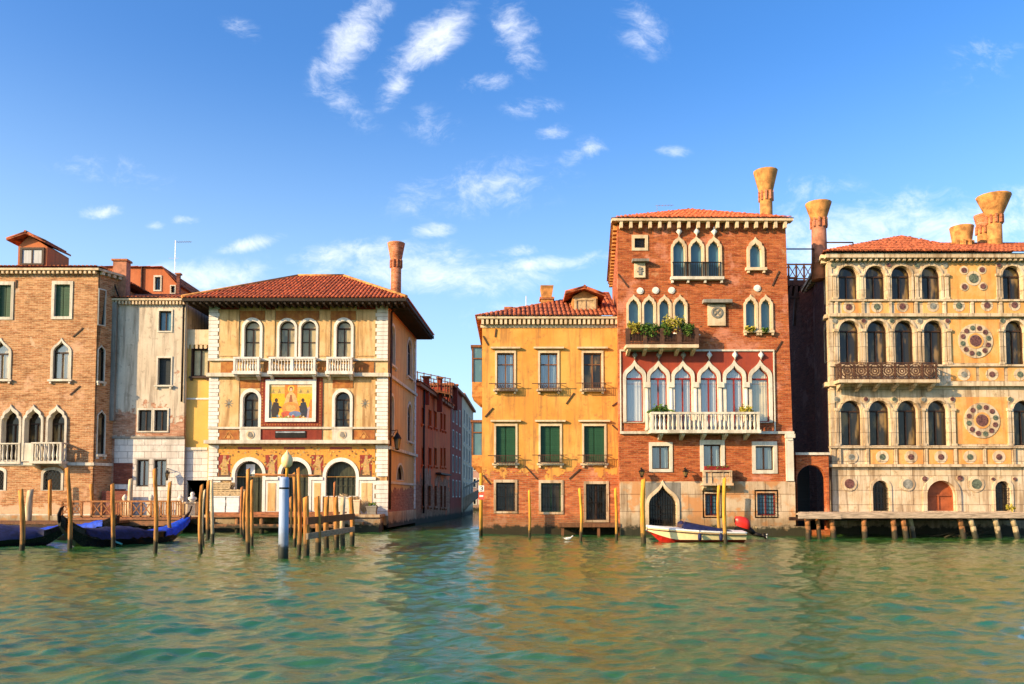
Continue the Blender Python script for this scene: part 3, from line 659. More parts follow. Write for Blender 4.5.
# ================================================================ YELLOW STRIP with terrace
YS = 52.5; F = front(YS); B = Bld('yellow_annex', F, (F.m(197, 450)[0], YS, .9), 'narrow yellow annex with a dark iron door left of the mosaic palace')
xl = F.m(184.5, 400)[0] + .01; xr = F.m(211, 400)[0]
B.win('rect', (192.5, 349, 208, 376), t=.07, pane='curtain_cream', sash='wood_dark', mull=1, fm='wood_dark', sill=.12); B.win('rect', (187.5, 481, 207, 516), t=.08, pane='shutter_dark', sash='iron', mull=3, trans=(.3, .6), grille=(9, 7, -.08))
B.wall(None, 'stucco_muted_yellow', uv=(xl, .9, xr, F.m(195, 345)[1]))
hh = [B.holes[-1]]; u0, v0, u1, v1 = F.rect(185, 450, 207.5, 524); mb = MB(); mb.slab(F, [(xl, .9), (u1, .9), (u1, v1), (xl, v1)], hh, .08, -.02); B.obj(mb, 'stone_facing', 'ashlar_white')
B.bx('coping', 'stone', (185, 447.5, 208, 450), 0, .16); B.bx('string_course', 'stone_white', (186, 398, 209, 399.6), -.02, .05)
mb = MB(); u0, v0, u1, v1 = F.rect(184, 330, 212, 345)
mb.box(F, xl, v0, xr, v1, -.3, .12)
for i in range(6): a = xl + (xr - xl) * (i + .3) / 6; mb.box(F, a, v0 - .25, a + .16, v0, -.1, .10)
B.obj(mb, 'terrace_parapet', 'stone_warm'); B.sides(xl, xr, YS + .3, YS + 4, .9, F.m(195, 345)[1], 'stucco_muted_yellow')
YK = 57.5; G = front(YK); a = G.m(185, 302); b = G.m(216, 322); oh = []
B.win('rect', (195, 315, 201.5, 333), F=G, holes=oh, t=.1, pane='shutter_dark', sash=None)
mb = MB(); mb.slab(G, [(a[0], 9), (b[0], 9), b, a], oh, 0, -.3); B.obj(mb, 'upper_wall', 'chimney_pink')
mb = MB(); mb.hexa([G.pt(a[0], a[1], .3), G.pt(b[0], b[1], .3), G.pt(b[0], b[1] + .18, .3), G.pt(a[0], a[1] + .18, .3)], [G.pt(a[0], a[1], -3), G.pt(b[0], b[1], -3), G.pt(b[0], b[1] + .18, -3), G.pt(a[0], a[1] + .18, -3)]); B.obj(mb, 'upper_roof', 'tile_dull')

# ================================================================ MOSAIC PALACE
YM = 52.0; F = front(YM); ZT = F.m(300, 303.5)[1]; xl = F.m(209, 400)[0]; xr = F.m(387.5, 400)[0]; ybk = 62.4; xbk = -7.47
B = Bld('mosaic_palace', F, ((xl + xr) / 2, YM, 0), 'cream palace with low tiled roof and a large golden mosaic on its front')
for a, b in ((244.5, 260), (336.5, 351)): B.win('round', (a, 321, b, 359), t=.17, proud=.07, pane='glass_cream', fm='stone_white', trans=(.45,), rev=.3)
for a, b in ((279.5, 294.8), (301, 316)): B.win('round', (a, 321, b, 359), t=.15, proud=.07, pane='glass_cream', fm='stone_white', trans=(.45,), rev=.3)
for a, b in ((243, 258.5), (335, 350)): B.win('round', (a, 392, b, 431), t=.18, proud=.07, pane='glass_warm', fm='stone_white', trans=(.3, .55), rev=.35)
B.win('round', (235, 461, 262.5, 516), t=.20, proud=.08, rev=.45, pane='door_green', sash='door_green', mull=3, fm='stone_white', name='doorway')
B.win('round', (281, 461, 308.5, 516), t=.20, proud=.08, rev=.45, pane='door_green', sash='door_green', mull=3, fm='stone_white', name='doorway')
B.win('round', (326, 461.5, 356, 496), t=.20, proud=.08, rev=.35, pane='door_green', sash='door_green', mull=5, trans=(.3,), fm='stone_white', name='water_gate')
B.wall(None, 'stucco_cream', uv=(xl, .3, xr, ZT), rev=.45)
H = B.holes
def panel(name, mat, r, hs_=(), d=.03):
    u0, v0, u1, v1 = F.rect(*r); mb = MB(); mb.slab(F, [(u0, v0), (u1, v0), (u1, v1), (u0, v1)], [h for h in hs_], d, -.02); return B.obj(mb, name, mat)
# brick fields round the upper and middle windows, stone pilaster strips between
panel('brick_field', 'panel_rust', (240, 311, 265, 320)); panel('brick_field', 'panel_rust', (276, 311, 319, 320)); panel('brick_field', 'panel_rust', (331, 311, 356, 320))
for r in ((221, 305.2, 239, 309.5), (266, 305.2, 275, 309.5), (320, 305.2, 330, 309.5), (357, 305.2, 376, 309.5)): panel('frieze_panel', 'panel_maroon', r)
for r in ((219.5, 310.5, 239, 356), (266, 310.5, 275, 356), (320, 310.5, 330.5, 356), (357, 310.5, 375.5, 356)): panel('stucco_panel', 'stucco_cream', r, d=.05)
panel('brick_field', 'panel_rust', (240, 380, 260, 388)); panel('brick_field', 'panel_rust', (333, 380, 353, 388))
for r in ((219, 380, 239, 427), (354.5, 380, 375.5, 427)):
    p_ = panel('stucco_panel', 'stucco_cream', r, d=.05); u0, v0, u1, v1 = F.rect(*r); mb = MB(); c = (u0 + u1) / 2; cz = (v0 + v1) / 2
    for i in range(4):
        an = i * math.pi / 4; mb.beam(F, (c - .28 * math.cos(an), cz - .28 * math.sin(an)), (c + .28 * math.cos(an), cz + .28 * math.sin(an)), .035, .04, .07 + i * .002)
    B.obj(mb, 'star_ornament', 'grey_marble', p_)
# string courses, balustrade band, cornices
for r, d in (((208.5, 358.8, 388, 361), .14), ((207.5, 373.4, 389, 377), .28), ((208.5, 427, 388, 429), .12)): B.bx('string_course', 'stone', r, -.05, d)
B.bx('lower_cornice', 'stone', (206.5, 440.5, 389.5, 444), -.05, .5); B.bx('upper_cornice', 'stone_warm', (209, 303, 388, 305), -.05, .2)
for r in ((221, 362, 235, 373), (264, 362, 270.5, 373), (318, 362, 327, 373), (355, 362, 374, 373)): panel('band_panel', 'panel_rust', r, d=.06)
for r, n, ps in (((236.5, 358.5, 262, 372.5), 8, ()), ((271.5, 358.5, 317.5, 372.5), 14, (.5,)), ((328.5, 358.5, 354, 372.5), 8, ())): balcony(B, r, .62, n, w=.13, slab=.20, mat='stone_white', brackets=2, posts=ps, rail=.13)
for r in ((219, 430, 239, 439.6), (353, 430, 375, 439.6)):
    p_ = panel('painted_panel', 'panel_rust', r, d=.05); u0, v0, u1, v1 = F.rect(*r); mb = MB(); c = (u0 + u1) / 2; mb.beam(F, (c - .3, v0 + .08), (c, v1 - .1), .05, .04, .07); mb.beam(F, (c + .3, v0 + .08), (c, v1 - .1), .05, .04, .072); mb.disc(F, c, v0 + .18, .12, .04, .075); B.obj(mb, 'stencil', 'chimney_plaster', p_)
for r in ((240.5, 429.4, 261, 440.3), (332.5, 429.4, 352.5, 440.3)):
    p_ = B.bx('stone_panel', 'stone', r, -.02, .12); u0, v0, u1, v1 = F.rect(*r); mb = MB(); cu, cv = (u0 + u1) / 2, (v0 + v1) / 2; mb.disc(F, cu, cv, .26, .1, .16); B.obj(mb, 'medallion', 'stone_warm', p_); mb = MB(); mb.disc(F, cu, cv - .03, .15, .1, .20, 10); mb.disc(F, cu, cv + .1, .1, .1, .19, 8); B.obj(mb, 'carved_head', 'stone_grey', p_)
# mosaic with its frame
panel('mosaic_border', 'panel_maroon', (260.5, 377.6, 322.5, 426.6), d=.06)
u0, v0, u1, v1 = F.rect(260.5, 377.6, 322.5, 426.6); mb = MB()
for i in range(17):
    z = v0 + (v1 - v0) * (i + .5) / 17
    for uu in (u0 + .13, u1 - .13): mb.beam(F, (uu - .05, z), (uu + .05, z), .1, .05, .072)
for i in range(20):
    uu = u0 + .3 + (u1 - u0 - .6) * i / 19; mb.beam(F, (uu - .045, v0 + .12), (uu + .045, v0 + .12), .09, .05, .073)
B.obj(mb, 'border_studs', 'panel_rust')
u0, v0, u1, v1 = F.rect(266, 380, 316.5, 422); mb = MB(); mb.ring(F, shape('rect', u0 + .24, v0 + .24, u1 - .24, v1 - .3), shape('rect', u0, v0, u1, v1), .16, .05, .05); fr_ = B.obj(mb, 'mosaic_frame', 'stone_white')
mb = MB(); X0, Z0, X1, Z1 = u0 + .2, v0 + .2, u1 - .2, v1 - .26; wm, hm = X1 - X0, Z1 - Z0
def mq(col, pts, d):
    mb.col = col; k = len(mb.v); mb.v += [F.pt(X0 + a * wm, Z0 + b * hm, d) for a, b in pts]; mb.face(range(k, k + len(pts)))
def mell(col, cx, cy, rx, ry, d, n=14): mq(col, [(cx + rx * math.cos(6.283 * i / n), cy + ry * math.sin(6.283 * i / n)) for i in range(n)], d)
mq((.82, .42, .02), [(0, 0), (1, 0), (1, 1), (0, 1)], .080); mq((.62, .40, .10), [(0, .72), (1, .72), (1, .92), (0, .92)], .083); mq((.72, .55, .30), [(0, .92), (1, .92), (1, 1), (0, 1)], .083)
for x in (.1, .24, .72, .88): mq((.28, .22, .08), [(x - .035, .74), (x + .035, .74), (x, .86)], .085)
mq((.72, .20, .03), [(.36, .60), (.64, .60), (.64, 1.0), (.36, 1.0)], .087); mq((.30, .22, .03), [(.30, .0), (.72, .0), (.76, .09), (.25, .09)], .087)
mell((.80, .50, .08), .5, .86, .075, .10, .089); mell((.22, .10, .05), .5, .85, .045, .075, .091); mell((.72, .46, .28), .5, .83, .030, .048, .093)
mq((.62, .40, .16), [(.34, .38), (.40, .66), (.46, .76), (.54, .76), (.61, .66), (.67, .38), (.5, .3)], .089); mell((.72, .26, .06), .5, .30, .20, .19, .091); mell((.62, .34, .10), .5, .30, .12, .10, .093); mell((.52, .10, .05), .42, .14, .14, .08, .092); mell((.14, .20, .34), .60, .14, .14, .08, .0925)
mq((.30, .10, .04), [(.46, .48), (.54, .48), (.52, .68), (.48, .68)], .0935)
for x, s_, c1 in ((.14, 1, (.04, .03, .025)), (.80, -1, (.03, .035, .05))):
    mq(c1, [(x - s_ * .06, .04), (x + s_ * .05, .04), (x + s_ * .10, .24), (x + s_ * .08, .46), (x - s_ * .03, .48), (x - s_ * .08, .25)], .089); mell((.05, .03, .02), x + s_ * .03, .53, .034, .06, .091)
    mq(c1, [(x + s_ * .04, .40), (x + s_ * .15, .34), (x + s_ * .15, .30), (x + s_ * .04, .30)], .090)
mq((.26, .24, .18), [(.0, .02), (.07, .02), (.08, .45), (.03, .55), (0, .5)], .088); mq((.48, .18, .04), [(.90, .02), (1, .02), (1, .5), (.95, .58), (.91, .4)], .088); mq((.42, .32, .34), [(.84, .02), (.90, .02), (.93, .36), (.86, .3)], .0885)
for i in range(16): mell(random.choice([(.5, .04, .03), (.10, .20, .28), (.7, .5, .3), (.15, .25, .05)]), random.uniform(.18, .82), random.uniform(.03, .10), .022, .03, .0945 + i * .0004, 7)
B.obj(mb, 'mosaic', 'painted', fr_)
p_ = panel('sign_field', 'panel_maroon', (261, 429.5, 322, 439.8), d=.05)
mb = MB(); u0, v0, u1, v1 = F.rect(275.5, 431, 306, 437.8); mb.box(F, u0, v0, u1, v1, .04, .10); B.obj(mb, 'sign_board', 'iron', p_)
mb = MB(); mb.box(F, u0 + .04, v1 - .12, u1 - .04, v1 - .04, .10, .112); B.obj(mb, 'sign_strip', 'steel', p_)
# mosaic band of the ground floor, with figures
arch = [H[6], H[7], H[8]]; u0, v0, u1, v1 = F.rect(218.5, 446, 375, 477)
def cut(hp, vv): return [(a, max(b, vv)) for a, b in hp]
mb = MB(); mb.slab(F, [(u0, v0), (u1, v0), (u1, v1), (u0, v1)], [cut(h, v0 + .02) for h in arch], .03, -.02); mb.c = [(.62, .30, .05)] * len(mb.c); band = B.obj(mb, 'mosaic_band', 'painted')
mb = MB()
def fq(col, pts, d): mb.col = col; k = len(mb.v); mb.v += [F.pt(*F.m(a, b), d) for a, b in pts]; mb.face(range(k, k + len(pts)))
for cx in (224.5, 271.5, 317.5, 366):
    fq((.26, .035, .02), [(cx - 6, 477), (cx + 6, 477), (cx + 6, 455), (cx - 6, 455)], .036); fq((.10, .06, .03), [(cx - 6, 477), (cx + 6, 477), (cx + 5, 471), (cx - 5, 470)], .038)
    fq((.48, .30, .11), [(cx - 3.5, 475), (cx + 4, 475), (cx + 3, 464), (cx + 2, 459), (cx - 1.5, 459), (cx - 2.5, 466)], .040); fq((.48, .28, .12), [(cx - 1.2, 459), (cx + 1.6, 459), (cx + 1.8, 455.5), (cx - 1, 455.5)], .042)
    fq((.46, .28, .10), [(cx + 2, 462), (cx + 5.5, 457), (cx + 6, 458.5), (cx + 2.5, 465)], .041); fq((.46, .28, .10), [(cx - 2, 462), (cx - 5, 466), (cx - 4.5, 468), (cx - 1.5, 465)], .0415)
for a, b in ((230, 270), (276, 313), (322, 360)): fq((.30, .06, .03), [(a + 8, 449.5), (b - 8, 449.5), (b - 8, 447), (a + 8, 447)], .037)
for i in range(230):
    a_, b_ = random.uniform(220, 374), random.uniform(447.5, 475); 
    if any(abs(a_ - c_) < 15.5 and b_ > 457 for c_ in (248.7, 294.7, 341)): continue
    fq(random.choice([(.34, .14, .03), (.20, .12, .04), (.74, .46, .10), (.40, .20, .05), (.16, .05, .03), (.46, .34, .14)]), [(a_ + 1.3 * random.uniform(.5, 1) * math.cos(q), b_ + 1.1 * random.uniform(.5, 1) * math.sin(q)) for q in (0, 1.05, 2.1, 3.14, 4.2, 5.2)], .044 + i * .00005)
B.obj(mb, 'mosaic_figures', 'painted', band)
for a, b in ((208.8, 232), (265.5, 278.5), (311.8, 323.2), (359, 376)): B.bx('impost', 'stone_white', (a, 477, b, 480), -.02, .14)
for a, b in ((266, 278), (312.3, 322.8), (359.5, 374.5)):
    B.bx('pier_facing', 'stone_white', (a, 480, b, 516), -.02, .06); B.bx('pier_panel', 'stucco_cream', (a + 2, 483, b - 2, 511), .0, .08)
# quoins
def quoins(px0, px1, y0, y1, n, mat, F=F, d=.07, alt=1.6):
    for i in range(1): pass
    mb = MB(); u0, va, u1, vb = F.rect(px0, y0, px1, y1); h = (vb - va) / n
    for i in range(n): e = alt / 18 * (i % 2); mb.box(F, u0 - (e if px0 > 300 else 0), va + h * i + .012, u1 + (e if px0 < 300 else 0), va + h * (i + 1) - .012, -.03, d)
    return B.obj(mb, 'quoins', mat)
quoins(209, 218.2, 305.5, 358.5, 14, 'stone_white'); quoins(209, 218.2, 377.5, 426.8, 13, 'stone_white'); quoins(209, 218.2, 429.4, 440.2, 3, 'stone_white'); quoins(209, 217.5, 445, 476.5, 8, 'stone_white'); quoins(209, 219, 480.5, 516, 8, 'stone_white')
quoins(377, 388, 305.5, 358.5, 14, 'stone_white'); quoins(377, 388, 377.5, 426.8, 13, 'stone_white'); quoins(377, 388, 429.4, 440.2, 3, 'stone_white'); quoins(377, 388, 445, 476.5, 8, 'stone_white'); quoins(376, 388, 480.5, 516, 8, 'stone_white')
# canal side
S = side((xr, YM), (xbk, ybk)); L = math.hypot(xbk - xr, ybk - YM); sh = []
for r in ((390.6, 326, 394.6, 365), (407, 340, 411.6, 377), (390, 396, 393.4, 434), (407.2, 404, 411.4, 441)): B.win('round', r, F=S, holes=sh, t=.16, proud=.05, pane='glass_sky_tint', sill=.12, fm='stone')
B.win('round', (396.3, 465, 403.3, 480), F=S, holes=sh, t=.12, pane='glass_dark', fm='stone')
B.wall(None, 'stucco_cream_side', 'side_wall', F=S, holes=sh, uv=(.45, .3, L, ZT))
def sband(name, mat, pyf, th, d): z = F.m(387, pyf)[1]; mb = MB(); mb.box(S, 0, z - th, L, z, -.02, d); B.obj(mb, name, mat)
sband('string_course', 'stone', 373.4, .2, .16); sband('string_course', 'stone', 446, .2, .22); sband('string_course', 'stone', 481, .16, .08); sband('string_course', 'stucco_orange', 304, .3, .1); sband('stone_base', 'stone_base', 512, 1.0, .12)
mb = MB(); h = (ZT - 1.2) / 46
for i in range(46): mb.box(S, L - .5 - .15 * (i % 2), 1.2 + h * i + .01, L + .02, 1.2 + h * (i + 1) - .01, -.02, .05)
B.obj(mb, 'quoins', 'stone_white')
mb = MB(); p = S.pt(.35, 0, .14); mb.tube((p[0], p[1], 1.3), (p[0], p[1], ZT - .5), .075); mb.tube((p[0], p[1], ZT - .5), (p[0] + .9, p[1] - .2, ZT + .35), .075); B.obj(mb, 'drainpipe', 'iron_rust')
B.sides(xl, xr - .5, YM + .45, ybk, .3, ZT, 'stucco_cream')
# roof: hipped with deep eaves
ov = 1.35; ze = XZ(300, 297.5, YM - ov)[1]; e0 = (xl - ov, YM - ov); e1 = (xr + ov, YM - ov); e2 = (xbk + ov, ybk + .6); e3 = (xl - ov, ybk + .6)
ym = (YM + ybk) / 2; zrd = XZ(320, 276.5, ym)[1]; r0 = (XZ(298, 276, ym)[0], ym, zrd); r1 = (XZ(344, 276, ym)[0], ym, zrd)
B.roof([[(*e0, ze), (*e1, ze), r1, r0], [(*e1, ze), (*e2, ze), r1], [(*e3, ze), (*e0, ze), r0], [(*e2, ze), (*e3, ze), r0, r1]], 'tile', nr=3)
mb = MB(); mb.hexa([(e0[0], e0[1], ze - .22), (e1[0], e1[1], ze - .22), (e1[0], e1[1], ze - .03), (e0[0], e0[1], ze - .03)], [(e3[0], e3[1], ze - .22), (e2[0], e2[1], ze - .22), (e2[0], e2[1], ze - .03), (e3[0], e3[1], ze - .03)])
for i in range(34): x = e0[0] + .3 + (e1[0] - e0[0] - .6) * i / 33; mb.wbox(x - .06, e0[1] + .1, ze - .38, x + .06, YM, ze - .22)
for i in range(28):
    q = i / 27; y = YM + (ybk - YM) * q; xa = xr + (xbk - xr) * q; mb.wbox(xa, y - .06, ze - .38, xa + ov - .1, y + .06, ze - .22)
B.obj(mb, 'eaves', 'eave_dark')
mb = MB(); mb.tube((r0[0], ym, zrd + .06), (r1[0], ym, zrd + .06), .12); mb.tube((r1[0], ym, zrd + .05), (e1[0], e1[1], ze + .06), .11); mb.tube((r0[0], ym, zrd + .05), (e0[0], e0[1], ze + .06), .11); B.obj(mb, 'ridge_tiles', 'chimney_plaster')
flare_chimney(B, 396.3, 243.5, 262, 292, 17.5, 10.5, 56.5, 'brick_chimney', 'brick_chimney')
Fm = F
wall_lantern(side((xr, YM - .3), (xbk, ybk)), 390.5, 441, 'large black lantern on the corner of the mosaic palace above the canal', h=1.1, w=.40)

# ================================================================ RED CANAL HOUSE, behind the mosaic palace
A0 = (xbk + .05, 62.45); ray450 = ray(450, 500); yr2 = 79.0; A1 = (ray450[0] / ray450[1] * yr2, yr2)
S = side(A0, A1); L = (Vector(A1) - Vector(A0)).length
B = Bld('red_canal_house', S, (A0[0] - 4, (A0[1] + A1[1]) / 2, 0), 'long dark red house with rows of small windows along the side canal')
ztop = S.m(434, 396)[1]
for y0, y1, cols in ((410, 426, ((421.5, 424.3), (428.3, 431.3), (434, 436.6), (440.3, 442.3), (443.6, 445.4))), (448, 465, ((421.5, 424.3), (428.3, 431.3), (434, 436.6), (440.3, 442.3), (443.6, 445.4))), (486, 506, ((421.8, 424), (427.8, 430.6), (434.4, 436.6), (440.3, 442.2), (444, 445.6)))):
    for a, b in cols: c = (a + b) / 2; k = (475 - c) / 60.0; sh_ = (430 - c) * .28; B.win('rect', (a, y0 - sh_ * (1 if y0 < 440 else 0), b, y1 - sh_ * (1 if y0 < 440 else .3)), t=.1, sill=.10, pane='shutter_dark', mull=0, sash=None, rev=.2, proud=.02, fm='stucco_canal_red')
B.wall(None, 'stucco_canal_red', uv=(0, -.2, L, ztop))
mb = MB(); mb.box(S, -.1, ztop - .15, L, ztop + .1, -.4, .35); B.obj(mb, 'eaves', 'terracotta')
z2 = ztop + 1.4; P0 = S.pt(-.1, ztop + .1, .4); P1 = S.pt(L, ztop + .1, .4); P2 = S.pt(L, z2, -3.5); P3 = S.pt(-.1, z2, -3.5)
B.roof([[P0, P1, P2, P3]], 'tile_dull'); mb = MB()
a, b = S.pt(0, 0, -7), S.pt(L, 0, -7); p0_, p1_ = S.pt(0, 0, 0), S.pt(L, 0, 0)
mb.quad((a[0], a[1], 0), (p0_[0], p0_[1], 0), (p0_[0], p0_[1], ztop), (P3[0], P3[1], z2), (a[0], a[1], ztop)); mb.quad((b[0], b[1], 0), (p1_[0], p1_[1], 0), (p1_[0], p1_[1], ztop), (P2[0], P2[1], z2), (b[0], b[1], ztop)); mb.quad((a[0], a[1], 0), (b[0], b[1], 0), (b[0], b[1], ztop), (a[0], a[1], ztop)); mb.quad((a[0], a[1], ztop), (b[0], b[1], ztop), P2, P3); B.obj(mb, 'side_wall', 'stucco_canal_red')
box_chimney(B, (437, 377, 442, 400), 70, 'stucco_red'); box_chimney(B, (423, 376, 429, 392), 66, 'stucco_red')
mb = MB(); p = S.pt(2.6, 0, .12); mb.tube((p[0], p[1], .8), (p[0], p[1], ztop), .08); B.obj(mb, 'drainpipe', 'iron')
mb = MB(); mb.box(S, L * .52, 4.1, L * .86, 4.25, 0, .5); B.obj(mb, 'canopy', 'iron_rust')
G = front(69.5); mb = MB()
for px in (417.5, 424, 431, 438, 445, 450): a = G.m(px, 371 + (px - 417) * .22); b = G.m(px, 394 + (px - 417) * .3); mb.tube(G.pt(*b), G.pt(*a), .05, n=5); mb.tube(G.pt(*b, -2.5), G.pt(*a, -2.5), .05, n=5)
for q in (372, 379, 386): a = G.m(416.5, q); b = G.m(451, q + 7); mb.tube(G.pt(*a), G.pt(*b), .04, n=5); mb.tube(G.pt(*a, -2.5), G.pt(*b, -2.5), .04, n=5)
for px in (417.5, 434, 450): a = G.m(px, 379 + (px - 417) * .2); mb.tube(G.pt(*a), G.pt(*a, -2.5), .04, n=5)
a = G.m(416.5, 388); b = G.m(451, 395); mb.hexa([G.pt(*a, .1), G.pt(*b, .1), G.pt(b[0], b[1] + .08, .1), G.pt(a[0], a[1] + .08, .1)], [G.pt(*a, -2.6), G.pt(*b, -2.6), G.pt(b[0], b[1] + .08, -2.6), G.pt(a[0], a[1] + .08, -2.6)])
tag(mb.build('roof_scaffold', 'wood_brown', None, G.pt(*G.m(434, 396))), 'tubular scaffold platform standing on the roof of the dark red canal house', 'scaffold')

def canal_row(name, S, L, ztop, mat, label, rows, cols, wh=1.5, depth=6, eave='terracotta', u00=.8, ww=.8, zs=None):
    B = Bld(name, S, (S.pt(L / 2, 0, -depth / 2)[0], S.pt(L / 2, 0, 0)[1], 0), label)
    for r in range(rows):
        for c in range(cols):
            u = u00 + (L - 2 * u00) * (c + .5) / cols; z = (zs[r] if zs else 2.2 + r * (ztop - 3) / rows); hp = shape('rect', u - ww / 2, z, u + ww / 2, z + wh); B.holes.append(shape('rect', u - ww / 2 - .03, z - .03, u + ww / 2 + .03, z + wh + .03))
            mb = MB(); mb.ring(S, hp, shape('rect', u - ww / 2 - .14, z - .14, u + ww / 2 + .14, z + wh + .14), .04, -.2, 0); w = B.obj(mb, 'window', 'stone'); mb = MB(); mb.slab(S, hp, [], -.19, 0, False); B.obj(mb, 'pane', 'shutter_dark', w)
    B.wall(None, mat, uv=(0, -.2, L, ztop)); mb = MB(); mb.box(S, -.2, ztop, L + .2, ztop + .25, -depth, .35); B.obj(mb, 'roof', eave)
    mb = MB(); a, b, c, d = S.pt(0, 0, 0), S.pt(0, 0, -depth), S.pt(L, 0, -depth), S.pt(L, 0, 0)
    for p, q in ((a, b), (b, c), (c, d)): mb.quad((p[0], p[1], -.2), (q[0], q[1], -.2), (q[0], q[1], ztop), (p[0], p[1], ztop))
    B.obj(mb, 'side_wall', mat); return B
A2y = 88.0; r_ = ray(461.5, 500); A2 = (r_[0] / r_[1] * A2y, A2y); S2 = side((A1[0] + .02, A1[1] + .02), A2)
B2 = canal_row('tall_red_house', S2, (Vector(A2) - Vector(A1)).length, S2.m(455, 390)[1], 'stucco_red', 'taller brighter red house further up the side canal next to the white one', 4, 3, u00=.6)
box_chimney(B2, (451.5, 384, 457.5, 400), 81, 'stucco_red')
A3y = 106.0; r_ = ray(473, 500); A3 = (r_[0] / r_[1] * A3y, A3y); S3 = side((A2[0] + .02, A2[1] + .02), A3)
canal_row('white_canal_house', S3, (Vector(A3) - Vector(A2)).length, S3.m(467, 403)[1], 'stone_warm', 'tall pale grey house far up the side canal beyond the red ones', 5, 4, ww=1.1)
G = front(125.0); B = Bld('far_pink_house', G, (G.m(478, 500)[0], 125, 0), 'distant pinkish house closing the view up the side canal')
u0, v0, u1, v1 = G.rect(470, 456, 494, 513)
for r in range(3):
    for c in range(3): B.win('rect', (473.5 + c * 6, 462 + r * 17, 475.8 + c * 6, 470 + r * 17), t=.15, sash=None, mull=0)
B.wall(None, 'far_pink', uv=(u0, -.2, u1, v1)); B.sides(u0, u1, 125.3, 133, 0, v1, 'far_pink'); mb = MB(); mb.box(G, u0 - .3, v1, u1 + .3, v1 + .3, -7, .5); B.obj(mb, 'roof', 'terracotta')
# footbridge over the side canal
mb = MB(); yb0, yb1 = 90.0, 92.6; xa, xb = -5.4, 1.5; n = 14; zf = lambda q: 1.5 + 1.75 * math.sin(math.pi * (.10 + .80 * q)); za = lambda q: .2 + 2.45 * math.sin(math.pi * (.02 + .96 * q)) ** .8
t_ = thing('footbridge', (-2, 91, 0), 'small arched stone footbridge with railings across the side canal', 'bridge')
for i in range(n):
    q0, q1 = i / n, (i + 1) / n; x0, x1 = xa + (xb - xa) * q0, xa + (xb - xa) * q1
    mb.hexa([(x0, yb0, za(q0)), (x1, yb0, za(q1)), (x1, yb0, zf(q1)), (x0, yb0, zf(q0))], [(x0, yb1, za(q0)), (x1, yb1, za(q1)), (x1, yb1, zf(q1)), (x0, yb1, zf(q0))])
mb.build('arch', 'stone_warm', t_)
for y in (yb0 + .1, yb1 - .1):
    mb = MB()
    for i in range(n * 2):
        q0, q1 = i / (2 * n), (i + 1) / (2 * n); x0, x1 = xa + (xb - xa) * q0, xa + (xb - xa) * q1
        mb.tube((x0, y, zf(q0) + 1.05), (x1, y, zf(q1) + 1.05), .07, n=5); mb.tube((x0, y, zf(q0)), (x0, y, zf(q0) + 1.05), .035, n=4)
    mb.build('railing', 'stone', t_)
# ================================================================ YELLOW HOUSE at the canal mouth
YY = 46.0; F = front(YY); xl = F.m(482, 430)[0]; xr = F.m(619, 430)[0]; zt = F.m(550, 319)[1]
B = Bld('yellow_house', F, ((xl + xr) / 2, YY, 0), 'bright yellow house with green shutters and worn brick foot on the canal corner')
for a, b, c in ((497, 514, 'curtain_blue'), (540, 557.5, 'curtain_blue'), (583.5, 601.5, None)): B.win('rect', (a, 353, b, 388.5), t=.11, tb=0, proud=.05, rev=.2, sash='wood_brown', pane='glass_clear' if c else 'glass_warm', curtain=c, trans=(.68,), sill=.14, hood=.25, fm='stone_warm')
for a, b in ((496, 515.5), (540.5, 560), (584, 604.5)): B.win('rect', (a, 426, b, 462.5), t=.11, tb=0, rev=.2, shutter='shutter_green', sash=None, sill=.12, hood=.2, fm='stone_warm')
B.win('rect', (496, 482.5, 515, 511), t=.13, pane='glass_dark', curtain=None, grille=(7, 3, -.06), fm='stone_base'); B.win('rect', (541, 483, 561, 512), t=.13, pane='glass_dark', grille=(7, 3, -.06), fm='stone_base', sash='shutter_green')
B.win('rect', (586, 484, 606.5, 520), t=.13, pane='glass_dark', grille=(8, 3, -.06), name='doorway', fm='stone_base', sash='wood_dark')
B.wall(None, 'stucco_yellow', uv=(xl, -.4, xr, zt))
Sd = side((xl, YY), (xl, YY + 14), right=False); B.wall(None, 'stucco_yellow', 'side_wall', F=Sd, holes=[], uv=(.3, -.4, 14, zt)); B.sides(xl + .31, xr, YY + .3, YY + 14, -.4, zt, 'stucco_yellow')
B.dentils(xl - .1, xr, F.m(550, 325)[1], zt + .1, .34, 30, 'stone_warm', fr=.16, w=.55)
for (a, b, y) in ((489, 521, 384), (532, 566, 384), (576, 611, 383.5), (488, 521, 455.5), (532, 567, 455), (577, 612, 455)):
    u0, v1 = F.m(a, y); u1 = F.m(b, y)[0]; mb = MB(); d = .34; lo = F.m(b, y + 8)[1]; c0, c1 = u0 + .35, u1 - .35
    mb.box(F, u0, v1 - .04, u1, v1, d - .02, d + .02); mb.box(F, c0, lo, c1, lo + .04, d - .02, d + .02)
    n = 13
    for i in range(n + 1): uu = c0 + (c1 - c0) * i / n; mb.box(F, uu - .012, lo, uu + .012, v1 - .03, d - .012, d + .012)
    for uu in (c0, c1): mb.box(F, uu - .02, v1 - .035, uu + .02, v1 - .005, 0, d); mb.box(F, uu - .02, lo + .005, uu + .02, lo + .035, 0, d)
    B.obj(mb, 'window_railing', 'iron_rust')
for p in ((488, 345, 483, 336), (495, 337, 496, 329), (566, 404, 574, 393), (612, 406, 621, 400), (485, 417, 493, 408), (525, 466, 537, 479), (569, 479, 580, 469), (612, 425, 622, 434), (483, 475, 490, 484)): anchor(B, *p)
z1 = zt + .12; yr = YY + 6; zp = XZ(612, 292, yr)[1] - .4; xh = XZ(609, 292, yr)[0]; zl = zp + .4
